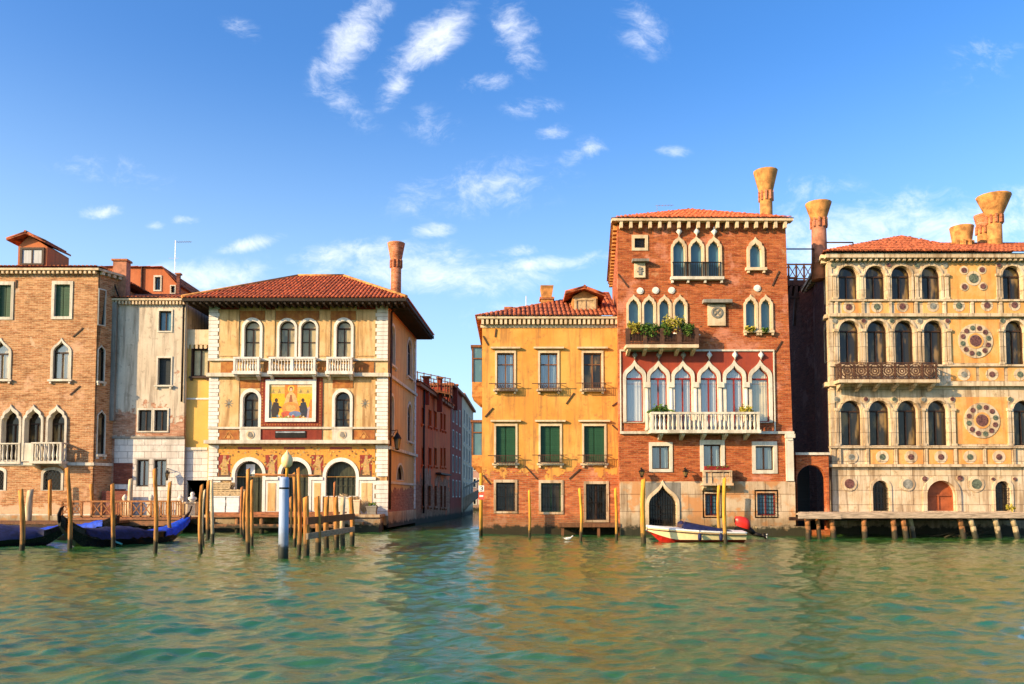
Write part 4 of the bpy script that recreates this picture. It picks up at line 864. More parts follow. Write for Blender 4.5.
B.roof([[(xl - .35, YY - .4, z1), (xr, YY - .4, z1), (xr, yr, zp + .4), (xh, yr, zl)], [(xl - .35, YY + 14, z1), (xl - .35, YY - .4, z1), (xh, yr, zl)], [(xr, YY + 14, z1), (xl - .35, YY + 14, z1), (xh, yr, zl), (xr, yr, zp + .4)]], 'tile_dull', nr=2)
dormer(B, (572.5, 297, 597.5, 314), (584, 288.5), ((565, 293.5), (604, 296)), YY + 1.0, 4.0, 'chimney_plaster', 'wood_pale')
c = box_chimney(B, (541, 297, 553, 312), YY + 3, 'chimney_plaster', 'brick_chimney'); mb = MB(); G = front(YY + 3); u0, v0, u1, v1 = G.rect(540.5, 286, 553.5, 298); mb.hexa([(u0 + .12, G.A.y - .1, v0), (u1 - .12, G.A.y - .1, v0), (u1, G.A.y - .2, v1), (u0, G.A.y - .2, v1)], [(u0 + .12, G.A.y + .8, v0), (u1 - .12, G.A.y + .8, v0), (u1, G.A.y + .9, v1), (u0, G.A.y + .9, v1)]); B.obj(mb, 'chimney_pot', 'chimney_plaster', c)
box_chimney(B, (505.5, 307, 511.5, 320), YY + 2, 'brick_chimney'); box_chimney(B, (513, 307.5, 519, 320), YY + 2, 'chimney_plaster')
G = front(YY + 5)
# glazed bays on the canal side
for (y0, ym, y1, pd, lab) in ((346, 382, 404, .42, 0), (421, 455, 474, .42, 1)):
    G = Fr((xl, YY + 1.6), (0, 1), (-1, 0)); mb = MB(); zt_ = XZ(480, y0, YY + 1.6)[1]; zm = XZ(480, ym, YY + 1.6)[1]; zb = XZ(480, y1, YY + 1.6)[1]; w = 2.2; dd = .66
    mb.box(G, 0, zb + .45, w, zm, 0, dd); mb.hexa([G.pt(.3, zb, .02), G.pt(w - .3, zb, .02), G.pt(w, zb + .45, .02), G.pt(0, zb + .45, .02)], [G.pt(.3, zb, .2), G.pt(w - .3, zb, .2), G.pt(w, zb + .45, dd), G.pt(0, zb + .45, dd)]); o = B.obj(mb, 'bay', 'chimney_plaster')
    mb = MB(); mb.box(G, .06, zm, w - .06, zt_ - .05, 0, dd - .06); B.obj(mb, 'pane', 'glass_sky_tint', o); mb = MB()
    for u in (0, w / 2 - .04, w - .08): mb.box(G, u, zm, u + .08, zt_, dd - .08, dd + .01)
    for u in (0, w - .08): mb.box(G, u - .01, zm, u + .05, zt_, 0, .08)
    mb.box(G, -.05, zt_ - .08, w + .05, zt_ + .06, 0, dd + .08); mb.box(G, -.015, (zm + zt_) / 2 + .3, w, (zm + zt_) / 2 + .36, 0, dd + .005); B.obj(mb, 'bay_frame', 'wood_brown', o)
mb = MB(); G = front(YY + 3); a = G.m(526, 296); mb.tube(G.pt(*a), (a[0], YY + 3, zt + .3), .025, n=5); tag(mb.build('roof_pole', 'white_paint', None, (a[0], YY + 3, zt + .3)), 'thin white pole on the tiled roof left of the yellow house chimney', 'pole')
mb = MB(); u0, v0, u1, v1 = F.rect(558, 523, 618, 526.5); mb.box(F, u0, v0, u1, v1, .02, 1.1)
for i in range(4): a = u0 + .2 + (u1 - u0 - .4) * i / 3; mb.box(F, a - .07, -.4, a + .07, v0, .85, 1.0)
tag(mb.build('landing_stage', 'wood_brown', None, (u0 / 2 + u1 / 2, YY - .5, 0)), 'narrow brown plank landing below the barred door of the yellow house', 'landing stage')

# ================================================================ RED BRICK PALACE
YR = 45.0; F = front(YR); xl = F.m(618.5, 380)[0]; xr = F.m(796, 530)[0]; xt = F.m(785.5, 225)[0]; zt = F.m(700, 223)[1]; yb = YR + 13
B = Bld('red_brick_palace', F, ((xl + xr) / 2, YR, 0), 'tall red brick palace with rows of pointed white windows and a flower balcony')
B.win('rect', (634.5, 238.5, 645, 248), t=.16, grille=(5, 4, -.03), fm='stone_warm', sash=None, rev=.15)
for a, b in ((673, 684.5), (690.5, 702), (708, 719.5)): B.win('tref', (a, 240.5, b, 277), t=.12, proud=.09, rev=.22, pane='glass_sky_tint', fm='stone_warm', topt=2.2, sash=None)
B.win('tref', (749.5, 243, 761, 267.5), t=.17, proud=.09, rev=.22, pane='glass_sky_tint', fm='stone_warm', topt=2.0, sill=.16, sash=None)
for a, b in ((628.5, 638.8), (643.8, 654), (659.2, 669.4), (674.6, 685.2)): B.win('tref', (a, 299, b, 329), t=.115, proud=.09, rev=.25, pane='glass_sky_tint', fm='stone_warm', topt=2.2, sash=None)
for a, b in ((745.5, 755.6), (760.6, 770.6)): B.win('tref', (a, 299, b, 330), t=.115, proud=.09, rev=.25, pane='glass_sky_tint', fm='stone_warm', topt=2.2, sash=None, sill=.14, sillw=.02)
six = ((626, 643), (650, 667), (674.5, 691.5), (700.5, 717.5), (726, 743), (751.5, 769)); i6 = len(B.holes)
for i, (a, b) in enumerate(six): B.win('ogee', (a, 366, b, 422 if i in (0, 5) else 431), t=.17, proud=.10, rev=.16, pane='glass_clear', curtain='curtain' if i < 5 else 'curtain_cream', sash='wood_red', fm='stone', topt=2.0, mull=0 if i in (0, 5) else 1)
six_h = B.holes[i6:]
B.win('rect', (652, 446, 669.5, 469), t=.17, pane='glass_clear', curtain='curtain_blue', fm='stone', sash='wood_dark'); B.win('rect', (703.5, 444.5, 721, 468), t=.2, pane='glass_clear', curtain='curtain_blue', fm='stone', sash='wood_dark'); B.win('rect', (755.5, 446, 773.5, 470), t=.2, pane='glass_clear', curtain='curtain_blue', fm='stone', sash='wood_dark')
low = len(B.holes)
B.win('ogee', (648.5, 485, 676.5, 526), t=.15, proud=.12, rev=.4, pane='glass_dark', fm='stone_warm', grille=(11, 9, -.1), sash=None, name='water_gate', topt=1.8)
B.win('rect', (705, 493.5, 719, 515.5), t=.14, pane='glass_sky_tint', fm='stone_base', grille=(5, 6, .05), sash='wood_red'); B.win('rect', (757, 493, 775.5, 515.5), t=.14, pane='glass_sky_tint', fm='stone_base', grille=(6, 6, .16), sash='wood_red', mull=1)
low_h = B.holes[low:]
B.wall(None, 'brick_red', uv=(xl, -.4, xr, zt), rev=.4, ut=xt)
# stone facing of the ground floor
u0, v0, u1, v1 = F.rect(622, 481.5, 797, 527); u0 = xl + .02
v0 = F.m(700, 530)[1]; mb = MB(); mb.slab(F, [(u0, v0), (xr - .02, v0), (xr - .02, v1), (u0, v1)], low_h, .05, -.02); B.obj(mb, 'stone_facing', 'stone_base')
gb = F.rect(644.5, 481.5, 681, 527); mb = MB(); g = F.rect(645.5, 482.5, 680, 526.5); inner = shape('ogee', *[g[0] + .30, g[1], g[2] - .30, g[3] - .0]); mb.slab(F, [(g[0], g[1] + .02), (g[2], g[1] + .02), (g[2], g[3]), (g[0], g[3])], [[(a, max(b, g[1] + .04)) for a, b in low_h[0]]], .075, .04); B.obj(mb, 'gate_surround', 'stone_grey')
mb = MB(); mb.box(F, xl, F.m(700, 534)[1] - .6, xr, F.m(700, 528)[1], -.05, .28); B.obj(mb, 'plinth', 'stone_base'); mb = MB(); a = F.m(752, 530)[0]; mb.box(F, a, -.4, xr + .2, F.m(700, 526)[1], .28, .9); B.obj(mb, 'plinth_step', 'stone_base')
# red plaster field with stone border
u0, v0, u1, v1 = F.rect(621, 351.5, 773.5, 431.5); mb = MB(); lo = F.m(700, 384)[1]; vb = F.m(700, 431)[1]
mb.slab(F, [(u0, lo), (u1, lo), (u1, v1), (u0, v1)], [[(a, max(b, lo + .01)) for a, b in h] for h in six_h], .02, -.02); B.obj(mb, 'plaster_field', 'stucco_red')
mb = MB(); mb.box(F, u0, v1, u1 + .06, v1 + .10, 0, .10); mb.box(F, u0 - .06, vb, u0, v1 + .10, 0, .09); mb.box(F, u1, vb, u1 + .06, v1, 0, .09); B.obj(mb, 'stone_border', 'stone')
for a in (647, 671, 695.5, 720.5, 746): # columns between the six
    uu = F.m(a, 405)[0]; c = Vector(F.pt(uu, 0, .06)); zc = F.m(a, 384)[1]; z0 = F.m(a, 431)[1]
    mb = MB(); mb.lathe((c.x, c.y, 0), [(.15, z0), (.15, z0 + .12), (.115, z0 + .2), (.10, zc - .2)], 10); mb.wbox(c.x - .17, c.y - .17, zc - .22, c.x + .17, c.y + .17, zc + .08); B.obj(mb, 'column', 'stone')
for a in (634.5, 658.5, 683, 709, 734.5, 760.5, ): u, v = F.m(a, 355); mb = MB(); mb.beam(F, (u - .1, v), (u + .1, v), .2, .0, .14); mb.lathe((F.pt(u, 0, .1)[0], F.pt(u, 0, .1)[1], v - .28), [(.02, 0), (.06, .12), (.17, .26), (.05, .4), (.02, .5)], 8); B.obj(mb, 'finial', 'stone_grey' if a < 690 else 'stone_white')
for a in (678.7, 696.2, 713.7): u, v = F.m(a, 231.5); mb = MB(); mb.lathe((F.pt(u, 0, .1)[0], F.pt(u, 0, .1)[1], v - .32), [(.02, 0), (.05, .12), (.18, .28), (.05, .46), (.02, .58)], 8); B.obj(mb, 'finial', 'stone_white')
B.bx('string_course', 'stone', (620, 431.4, 793.5, 434), -.05, .14)
balcony(B, (648.5, 413.5, 755, 431), .85, 24, w=.17, mat='stone', brackets=5, posts=(.25, .5, .75), rail=.12, slab=.18)
B.bx('window_ledge', 'stone', (670, 277.5, 723, 280.5), -.05, .28)
for a in (672, 687.5, 704.5, 721): B.bx('ledge_corbel', 'stone', (a - 1, 280.5, a + 1, 283.5), 0, .2)
# iron railing in the triple window
u0, v0, u1, v1 = F.rect(672, 262.5, 720.5, 277); mb = MB(); mb.box(F, u0, v1 - .05, u1, v1, .10, .15)
for i in range(26): a = u0 + (u1 - u0) * (i + .5) / 26; mb.box(F, a - .015, v0, a + .015, v1 - .05, .11, .14)
B.obj(mb, 'window_railing', 'iron')
# dark balcony with boxes
u0, v0, u1, v1 = F.rect(625.5, 332, 693, 347.5); mb = MB(); mb.box(F, u0 - .1, v0 - .18, u1 + .1, v0, 0, .95)
for i in range(5): a = u0 + .1 + (u1 - u0 - .2) * i / 4; mb.hexa([F.pt(a - .09, v0 - .3, .7), F.pt(a + .09, v0 - .3, .7), F.pt(a + .09, v0 - .18, .85), F.pt(a - .09, v0 - .18, .85)], [F.pt(a - .09, v0 - .5, 0), F.pt(a + .09, v0 - .5, 0), F.pt(a + .09, v0 - .18, 0), F.pt(a - .09, v0 - .18, 0)])
o = B.obj(mb, 'iron_balcony', 'stone_warm'); mb = MB(); mb.box(F, u0, v1 - .06, u1, v1, .86, .93); mb.box(F, u0, v0 + .08, u1, v0 + .13, .86, .92)
for i in range(46): a = u0 + (u1 - u0) * i / 45; mb.box(F, a - .015, v0, a + .015, v1 - .05, .875, .905)
for i in range(5): a = u0 + (u1 - u0) * i / 4; mb.box(F, a - .12, v0, a + .12, v1 + .02, .84, .94)
for a in (u0, u1):
    mb.box(F, a - .03, v1 - .05, a + .03, v1 - .005, 0, .86)
    for i in range(6): mb.box(F, a - .015, v0, a + .015, v1 - .05, .1 + i * .13, .13 + i * .13)
mb.box(F, u0 + .1, v0 + .25, u1 - .1, v0 + .62, .62, .84)
B.obj(mb, 'railing', 'iron_rust', o)
for k, (a, y, r, m_, lab) in enumerate(((632, 329, .32, 'plant_yellow', 'small yellow flowering plant at the left end of the iron balcony'), (641, 331, .34, 'plant', 'low green plant second from the left on the iron balcony'), (649, 331, .40, 'plant', 'bushy green plant in the left half of the iron balcony'), (663.5, 331, .34, 'plant', 'low green plant just left of the tall yellow bush on the iron balcony'), (671, 325, .55, 'plant_yellow', 'tall yellow green bush on the iron balcony of the red palace'), (684, 331, .36, 'plant', 'trailing green plant at the right end of the iron balcony'))):
    c = F.pt(*F.m(a, y), .74); mb = MB(); foliage(mb, c, r * 1.15, 420, .75, .07); foliage(mb, (c[0], c[1] - .22, c[2] - .3), r * .6, 90, 1.2, .06); tag(mb.build('balcony_plant', m_, None, c), lab, 'plant', 'plants along the iron balcony')
for (a, y, r, m_, d, lab) in ((749.5, 330, .28, 'plant_yellow', .12, 'yellow plant on the sill of the left arch of the paired windows'), (764, 331, .20, 'plant', .12, 'small green plant on the sill of the right arch of the paired windows'), (659, 411, .42, 'plant', .5, 'dark green palm like plant at the left end of the stone balcony'), (744, 411, .38, 'plant_yellow', .5, 'yellow flowering plant at the right end of the stone balcony')):
    c = F.pt(*F.m(a, y), d); mb = MB(); foliage(mb, c, r, 260, .8, .075)
    if 'palm' in lab:
        for i in range(22):
            an = random.uniform(0, 6.28); p0 = Vector(c) - Vector((0, 0, .3)); q = p0
            for s_ in range(5): qn = p0 + Vector((math.cos(an) * .16 * (s_ + 1), math.sin(an) * .1 * (s_ + 1), .30 * math.sin((s_ + 1) * .5))); mb.quad(q - Vector((0, 0, .03)), qn - Vector((0, 0, .03)), qn + Vector((0, 0, .03)), q + Vector((0, 0, .03))); q = qn
    tag(mb.build('window_plant', m_, None, c), lab, 'plant')
for (r, hd, oc) in (((634, 263.5, 645, 278), (631.5, 260.5, 648, 263), 0), ((707.5, 305, 725, 326), (702, 300.8, 730.5, 304), 1)):
    o = B.bx('relief_plaque', 'stone_warm', r, 0, .12); B.bx('plaque_hood', 'stone_grey', hd, 0, .4, o); u0, v0, u1, v1 = F.rect(*r); c = (u0 + u1) / 2; z = v0 + (v1 - v0) * .62; mb = MB()
    if oc: mb.ring(F, [(c + .22 * math.cos(i * .449), z + .22 * math.sin(i * .449)) for i in range(14)], [(c + .32 * math.cos(i * .449), z + .32 * math.sin(i * .449)) for i in range(14)], .17, .1, .1); mb.beam(F, (c - .15, z - .15), (c + .15, z + .15), .06, .1, .16); mb.beam(F, (c - .15, z + .15), (c + .15, z - .15), .06, .1, .158)
    else: mb.disc(F, c, z, .10, .1, .19, 8); mb.beam(F, (c, v0 + .15), (c, z), .16, .1, .17); mb.beam(F, (c - .16, z - .18), (c + .16, z - .14), .06, .1, .168)
    B.obj(mb, 'carving', 'stone_grey', o)
for a, y in ((640, 291), (655.5, 290.5), (671.5, 290.5), (757, 288.3)): u, v = F.m(a, y); mb = MB(); mb.disc(F, u, v, .19, 0, .06); mb.disc(F, u, v, .12, .06, .09); B.obj(mb, 'roundel', 'stone_white')
# small middle balcony with planter
balcony(B, (701, 470.5, 729.5, 483.5), .55, 2, mat='stone_base', w=.1, brackets=2, slab=.12); B.bx('balcony_panel', 'stone_base', (702, 473, 728.5, 483.4), .40, .47)
c = F.pt(*F.m(715, 467.5), .45); mb = MB(); u0, v0, u1, v1 = F.rect(702.5, 466.5, 727, 470.3); mb.box(F, u0, v0, u1, v1, .32, .52); t_ = thing('planter', F.pt((u0 + u1) / 2, v0, .42), 'long dark red window box on the small balcony over the barred window', 'planter'); mb.build('box', 'wood_red', t_); mb = MB(); [foliage(mb, (c[0] - .5 + .25 * i, c[1], c[2] + .02), .14, 30, .8, .05) for i in range(5)]; mb.build('leaves', 'plant', t_)
for (px, lab) in ((640.5, 'small rusty wall lamp left of the pointed water gate'), (684, 'small rusty wall lamp right of the pointed water gate')): wall_lantern(F, px, 473, lab, h=.42, w=.26)
# corner pier and cornice
for r, d in (((785.5, 434.2, 793, 481), .12), ((784.5, 434.2, 794, 438), .20), ((786.5, 438.1, 792, 440.5), .16)): B.bx('corner_pier', 'stone', r, 0, d)
u0, v0, u1, v1 = F.rect(612, 222.5, 785.5, 230); mb = MB(); mb.box(F, xl - .35, zt, xt + .3, zt + .14, -.1, .42)
for i in range(18): a = xl + .1 + (xt - xl - .3) * i / 17; mb.box(F, a, zt - .38, a + .16, zt, 0, .36)
B.obj(mb, 'cornice', 'stone_warm')
xbl = (613.5 - 512) / 810 * (YR + 13); SL = side((xl, YR), (xbl, YR + 13), right=False); B.wall(None, 'brick_red', 'side_wall', F=SL, holes=[], uv=(.4, -.4, 13, zt), rev=.2); B.dentils(0, 13, zt - .35, zt + .13, .3, 18, 'chimney_plaster', F=SL)
B.sides(xbl + .1, xr, YR + .4, yb, -.4, zt, 'brick_red', xt=xt)
for p in ((618, 274, 628, 287), (772, 286, 779, 271), (775, 352, 782, 341), (665, 230, 665.5, 221), (722, 232, 722.5, 222), (767, 233, 767.5, 222)): anchor(B, *p)
mb = MB(); mb.tube(F.pt(*F.m(670, 336.5), .9), F.pt(*F.m(698, 336.5), .5), .04); B.obj(mb, 'flag_pole', 'white_paint')
z1 = zt + .16; a0 = (xl - .4, YR - .45, z1); a1 = (xt + .35, YR - .45, z1); a2 = (xt + .35, yb, z1); a3 = (xbl - .4, yb, z1); yk = YR + 5.5; zk = XZ(692, 209.5, yk)[1]; k0 = (XZ(691, 209, yk)[0] - .1, yk, zk); k1 = (k0[0] + .3, yk + 2, zk)
B.roof([[a0, a1, k0], [a3, a0, k0, k1], [a1, a2, k1, k0], [a2, a3, k1]], 'tile', nr=1)
flare_chimney(B, 765.5, 171.5, 194, 216, 23.5, 12.5, YR + 1.8, 'chimney_plaster', 'chimney_plaster')
mb = MB(); G = front(YR + 3); a = G.m(657, 205.5); mb.tube(G.pt(*a), (a[0], YR + 3, zt + .4), .02, n=5); mb.tube((a[0] - .1, YR + 3, a[1]), (a[0] + 1.0, YR + 3, a[1] + .02), .014, n=4)
for i in range(5): mb.tube((a[0] + .15 + i * .18, YR + 2.8, a[1]), (a[0] + .15 + i * .18, YR + 3.2, a[1]), .009, n=4)
tag(mb.build('television_antenna', 'steel', None, (a[0], YR + 3, zt + .4)), 'thin television aerial on the roof of the tall red brick palace', 'antenna')

# ================================================================ GATE WALL, terrace and dark house between the two palaces
YG = 45.6; F = front(YG); u0 = F.m(796.5, 480)[0]; u1 = F.m(829, 480)[0]; v1 = F.m(812, 455)[1]
t_ = thing('gate_wall', ((u0 + u1) / 2, YG, 0), 'low brick wall pierced by a tall dark arch between the red and the marble palaces', 'wall')
au0, av0, au1, av1 = F.rect(797.3, 465, 827, 530); hp = shape('round', au0, av0, au1, av1); hp = [(a, b) for a, b in hp]
mb = MB(); mb.slab(F, [(u0, -.4), (au0, -.4)] + hp[::-1][0:0] + [(au0, -.4)][0:0] + [(u1, -.4), (u1, v1), (u0, v1)], [[(a, max(b, -.3)) for a, b in hp]], 0, -.45); mb.build('brickwork', 'brick_red', t_)
mb = MB(); mb.box(F, u0 - .05, v1, u1 + .05, v1 + .14, -.5, .1); mb.build('coping', 'stone', t_)
mb = MB(); mb.box(F, u0, -.4, u1, v1 - .1, -3.2, -3.0); mb.build('inner_door', 'shutter_dark', t_)
G = front(60.0); B = Bld('back_house', G, (G.m(812, 500)[0], 60, .9), 'dark plastered house in shadow at the back of the gap beside the marble palace')
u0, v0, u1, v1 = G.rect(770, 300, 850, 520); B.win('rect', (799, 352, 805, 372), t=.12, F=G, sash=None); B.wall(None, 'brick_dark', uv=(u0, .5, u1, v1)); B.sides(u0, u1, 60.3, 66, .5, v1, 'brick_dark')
# roof terrace of timber (altana)
t_ = thing('roof_terrace', G.pt(*G.m(800, 300), 2.0), 'dark red timber roof terrace on struts between the red and the marble palaces', 'roof terrace')
G = front(54.0); u0, v0, u1, v1 = G.rect(781, 263.5, 812, 278.5); mb = MB(); mb.box(G, u0, v0 - .5, u1, v0 - .1, -3.4, 0)
for i in range(7): a = u0 + (u1 - u0) * i / 6; mb.beam(G, (a, v0 - .45), (a - .8 + .2 * i, v0 - 3.2), .16, -.2, 0)
mb.beam(G, (u0, v0 - 1.3), (u1, v0 - 1.3), .14, -.15, .02); mb.build('deck_frame', 'iron_rust', t_)
for dd in (0, -3.3):
    mb = MB()
    mb.beam(G, (u0, v1 - .05), (u1, v1 - .05), .09, dd - .08, dd); mb.beam(G, (u0, v0), (u1, v0), .08, dd - .08, dd)
    for i in range(5):
        a = u0 + (u1 - u0) * i / 4; mb.box(G, a - .05, v0 - .1, a + .05, v1, dd - .09, dd + .01)
        if i < 4: b = u0 + (u1 - u0) * (i + 1) / 4; mb.beam(G, (a, v0), (b, v1 - .1), .05, dd - .06, dd - .02); mb.beam(G, (a, v1 - .1), (b, v0), .05, dd - .05, dd - .01)
    mb.build('railing', 'iron_rust', t_)
G = front(47.0); mb = MB()
for a, y, b in ((784, 249, 814), (826, 242.5, 853)): p, q = G.m(a, y), G.m(b, y); mb.tube(G.pt(*p), G.pt(*q), .04, n=6); mb.tube(G.pt(*q), G.pt(q[0], q[1] - .9), .035, n=6); mb.tube(G.pt(*p), G.pt(p[0], p[1] - .9), .035, n=6)
tag(mb.build('roof_rail', 'iron_rust', None, G.pt(*G.m(815, 258))), 'thin rusty iron rail running past the left chimney of the marble palace', 'railing')

# ================================================================ MARBLE PALACE, right
YD = 46.0; F = front(YD); xl = F.m(830.5, 380)[0]; xr = XZ(1075, 380, YD)[0]; zt = F.m(930, 256)[1]
B = Bld('marble_palace', F, ((xl + xr) / 2, YD, 0), 'pale marble palace at the right with round arched windows, coloured roundels and rosettes')
rows = ((266, 299.5, ((838, 858), (865, 885.5), (891, 911), (921, 941), (1002, 1022), (1032, 1052))), (320.5, 364.5, ((839, 859.5), (867, 888), (894.5, 914.5), (923.5, 944), (1005, 1025), (1035, 1055))), (400.5, 445.5, ((840.5, 862), (869, 890), (897.5, 918), (927.5, 948), (1013, 1034), (1042, 1062))))
for y0, y1, cols in rows:
    for a, b in cols: B.win('round', (a, y0, b, y1), t=.115, proud=.08, rev=.34, pane='glass_warm', fm='marble', mull=1, topt=1.1)
B.win('round', (872.5, 480.5, 889, 511), t=.14, proud=.06, rev=.35, pane='glass_dark', fm='marble', mull=0, grille=(5, 6, -.05), sash=None); B.win('round', (995, 481, 1010.5, 511), t=.14, proud=.06, rev=.35, pane='glass_dark', fm='marble', mull=0, grille=(5, 6, -.05), sash=None)
B.win('round', (926.5, 480.5, 956, 511), t=.24, proud=.10, rev=.4, pane='wood_door', sash='wood_door', mull=1, fm='marble', name='doorway')
B.wall(None, 'marble', uv=(xl, -.2, xr, zt), rev=.4)
def mpanel(r, mat='marble_orange', d=.02): return B.bx('marble_panel', mat, r, -.02, d)
mpanel((947.5, 263, 996, 300)); mpanel((950, 319, 1000, 363)); mpanel((956, 397, 1008, 444), d=.021)
for r in ((842, 302, 861, 313.5), (870, 302, 889, 313.5), (895, 302, 913, 313.5), (923, 302, 941.5, 313.5), (946, 302, 969, 313.5), (974, 302, 997, 313.5), (1003, 302, 1024, 313.5), (951, 367, 976, 381), (979.5, 367, 1004, 381), (1008, 367, 1030, 381), (870, 449, 893, 464), (897.5, 449, 923, 464), (928, 449, 953, 464), (957, 449, 982, 464), (986, 449, 1011, 464)): mpanel(r, d=.03)
def roundel(px, py, r, mat, rr=None, parent=None, ring='marble', d=.05):
    u, v = F.m(px, py); k = YD / FPX
    mb = MB(); mb.disc(F, u, v, r * k, 0, d, 24); o = B.obj(mb, 'roundel', ring, parent); mb = MB(); mb.disc(F, u, v, (rr or r * .55) * k, d, d + .025, 18); B.obj(mb, 'disc', mat, o); return o
cols_ = ('porphyry', 'verde', 'porphyry', 'grey_marble', 'verde', 'porphyry')
for i, a in enumerate((848.5, 876.5, 902, 932.5, 958.5, 986.5, 1014)): roundel(a, 307.3 - i * .35, 6, cols_[i % 6], 3.2)
for i, a in enumerate((934.5, 963.5, 991.5, 1019.5)): roundel(a, 374.5, 6.3, cols_[(i * 2 + 1) % 6], 3)
for i, a in enumerate((851, 882, 910.5, 940.5, 969.5, 998.5)): roundel(a, 457, 6.5, cols_[(i + 3) % 6], 3)
for y, xs in ((265.5, (832.5, 861.5, 888.3, 916, 945, 998.5, 1027)), (321, (834, 863.3, 891.3, 919, 947, 1002, 1030)), (399.3, (836, 865.5, 893.8, 922.8, 952, 1009.5, 1038))):
    for i, a in enumerate(xs): roundel(a, y, 3.0, cols_[(i * 2 + int(y)) % 6], 2.2)
c = roundel(973, 278.5, 7.5, 'verde', 4.8)
for i, (a, y) in enumerate(((963.5, 270.5), (981.5, 270), (964, 287), (982.5, 286.5))): roundel(a, y, 4.4, 'porphyry', 2.8)
for (cx, cy, R_) in ((975, 341, 17.5), (981.5, 420.5, 18)):
    u, v = F.m(cx, cy); k = YD / FPX; mb = MB(); mb.disc(F, u, v, R_ * k, 0, .06, 36); o = B.obj(mb, 'rosette', 'marble'); mb = MB(); mb.disc(F, u, v, R_ * .32 * k, .06, .10, 20); B.obj(mb, 'disc', 'porphyry', o); mb = MB(); mb.ring(F, [(u + R_ * .36 * k * math.cos(i * .314159), v + R_ * .36 * k * math.sin(i * .314159)) for i in range(20)], [(u + R_ * .46 * k * math.cos(i * .314159), v + R_ * .46 * k * math.sin(i * .314159)) for i in range(20)], .085, .05, .05); B.obj(mb, 'moulding', 'marble_orange', o)
    for i in range(12): an = i * math.pi / 6 + .2; mb = MB(); mb.disc(F, u + R_ * .76 * k * math.cos(an), v + R_ * .76 * k * math.sin(an), R_ * .145 * k, .06, .085, 10); B.obj(mb, 'disc', 'porphyry' if i % 3 else 'verde', o)
for a, y, r, q, m_ in ((849, 483.7, 7.6, 4.8, 'porphyry'), (907.3, 484, 7.3, 4.8, 'grey_marble'), (976, 484, 8, 5, 'verde'), (924.3, 479, 3.2, 2.6, 'porphyry'), (959.5, 478, 3.2, 2.6, 'porphyry'), (992.5, 479, 2, 1.6, 'porphyry'), (1014.3, 479, 2, 1.6, 'porphyry')): roundel(a, y, r, m_, q)
for r, d in (((829, 299.8, 1075, 301.6), .14), ((828, 314, 1075, 317.2), .22), ((829, 364.8, 1075, 366.6), .14), ((828, 382, 1075, 386.5), .26), ((829, 446, 1075, 448.2), .16), ((828, 464.4, 1075, 467), .24)): B.bx('string_course', 'marble', r, -.05, d)
for y0, y1, xs in ((269, 299.6, (834, 861.3, 888, 916.2, 946, 997.5, 1027)), (324, 364.6, (835.5, 863.3, 891.3, 919, 948.5, 1000.5, 1030)), (403, 445.8, (836.5, 865.5, 893.8, 922.8, 953, 1008.8, 1038))):
    for i, a in enumerate(xs):
        w = 1.3 if 0 < i < 4 else 1.6; yc = y0 + 8; mb = MB(); u0, v0, u1, v1 = F.rect(a - w, yc, a + w, y1); mb.box(F, u0, v0, u1, v1, 0, .12); e = .05; mb.box(F, u0 - e, v1, u1 + e, v1 + .16, 0, .17); mb.box(F, u0 - e, v0, u1 + e, v0 + .12, .0, .16); B.obj(mb, 'column', 'marble')
for y0, y1, xs in ((301.8, 313.8, (836, 862.5, 889.8, 915.5, 944, 971.5, 1000.2, 1028)), (448.4, 464.2, (839, 867, 895.3, 925.5, 955, 984, 1013.5))):
    for a in xs: B.bx('pilaster', 'marble', (a - 1.3, y0, a + 1.3, y1), 0, .1)
B.dentils(xl - .05, xr, F.m(930, 262)[1], zt + .05, .42, 44, 'marble', top=.26, w=.45); B.bx('quoin_strip', 'marble', (829.8, 262, 834, 511), -.02, .06)
# iron balcony
u0, v0, u1, v1 = F.rect(834.5, 365, 928, 381.5); mb = MB(); mb.box(F, u0 - .15, v0 - .2, u1 + .15, v0 - .02, 0, 1.0)
for i in range(6): a = u0 + .1 + (u1 - u0 - .2) * i / 5; mb.hexa([F.pt(a - .09, v0 - .35, .75), F.pt(a + .09, v0 - .35, .75), F.pt(a + .09, v0 - .2, .9), F.pt(a - .09, v0 - .2, .9)], [F.pt(a - .09, v0 - .6, .2), F.pt(a + .09, v0 - .6, .2), F.pt(a + .09, v0 - .2, .2), F.pt(a - .09, v0 - .2, .2)])
o = B.obj(mb, 'iron_balcony', 'marble'); mb = MB()
for d0, a0, a1 in ((.86, u0, u1),):
    mb.box(F, a0, v1 - .06, a1, v1, d0, d0 + .06); mb.box(F, a0, v0, a1, v0 + .05, d0, d0 + .06)
    for i in range(8): a = a0 + (a1 - a0) * i / 7; mb.box(F, a - .04, v0, a + .04, v1, d0 - .002, d0 + .062)
    for i in range(7):
        c = a0 + (a1 - a0) * (i + .5) / 7; z = (v0 + v1) / 2
        for rr in (.36, .22, .09): n = 16; mb.ring(F, [(c + (rr - .03) * math.cos(6.283 * q / n), z + (rr - .03) * math.sin(6.283 * q / n)) for q in range(n)], [(c + (rr + .03) * math.cos(6.283 * q / n), z + (rr + .03) * math.sin(6.283 * q / n)) for q in range(n)], d0 + .045, d0 + .01, d0 + .01)
        for q in range(12): an = q * math.pi / 6; mb.beam(F, (c + .1 * math.cos(an), z + .1 * math.sin(an)), (c + .36 * math.cos(an), z + .36 * math.sin(an)), .02, d0 + .015, d0 + .04)
        for sx in (-.43, .43):
            for sz in (-.3, 0, .3): mb.beam(F, (c + sx - .1, z + sz - .1), (c + sx + .1, z + sz + .1), .03, d0 + .015, d0 + .04); mb.beam(F, (c + sx - .1, z + sz + .1), (c + sx + .1, z + sz - .1), .03, d0 + .016, d0 + .041)
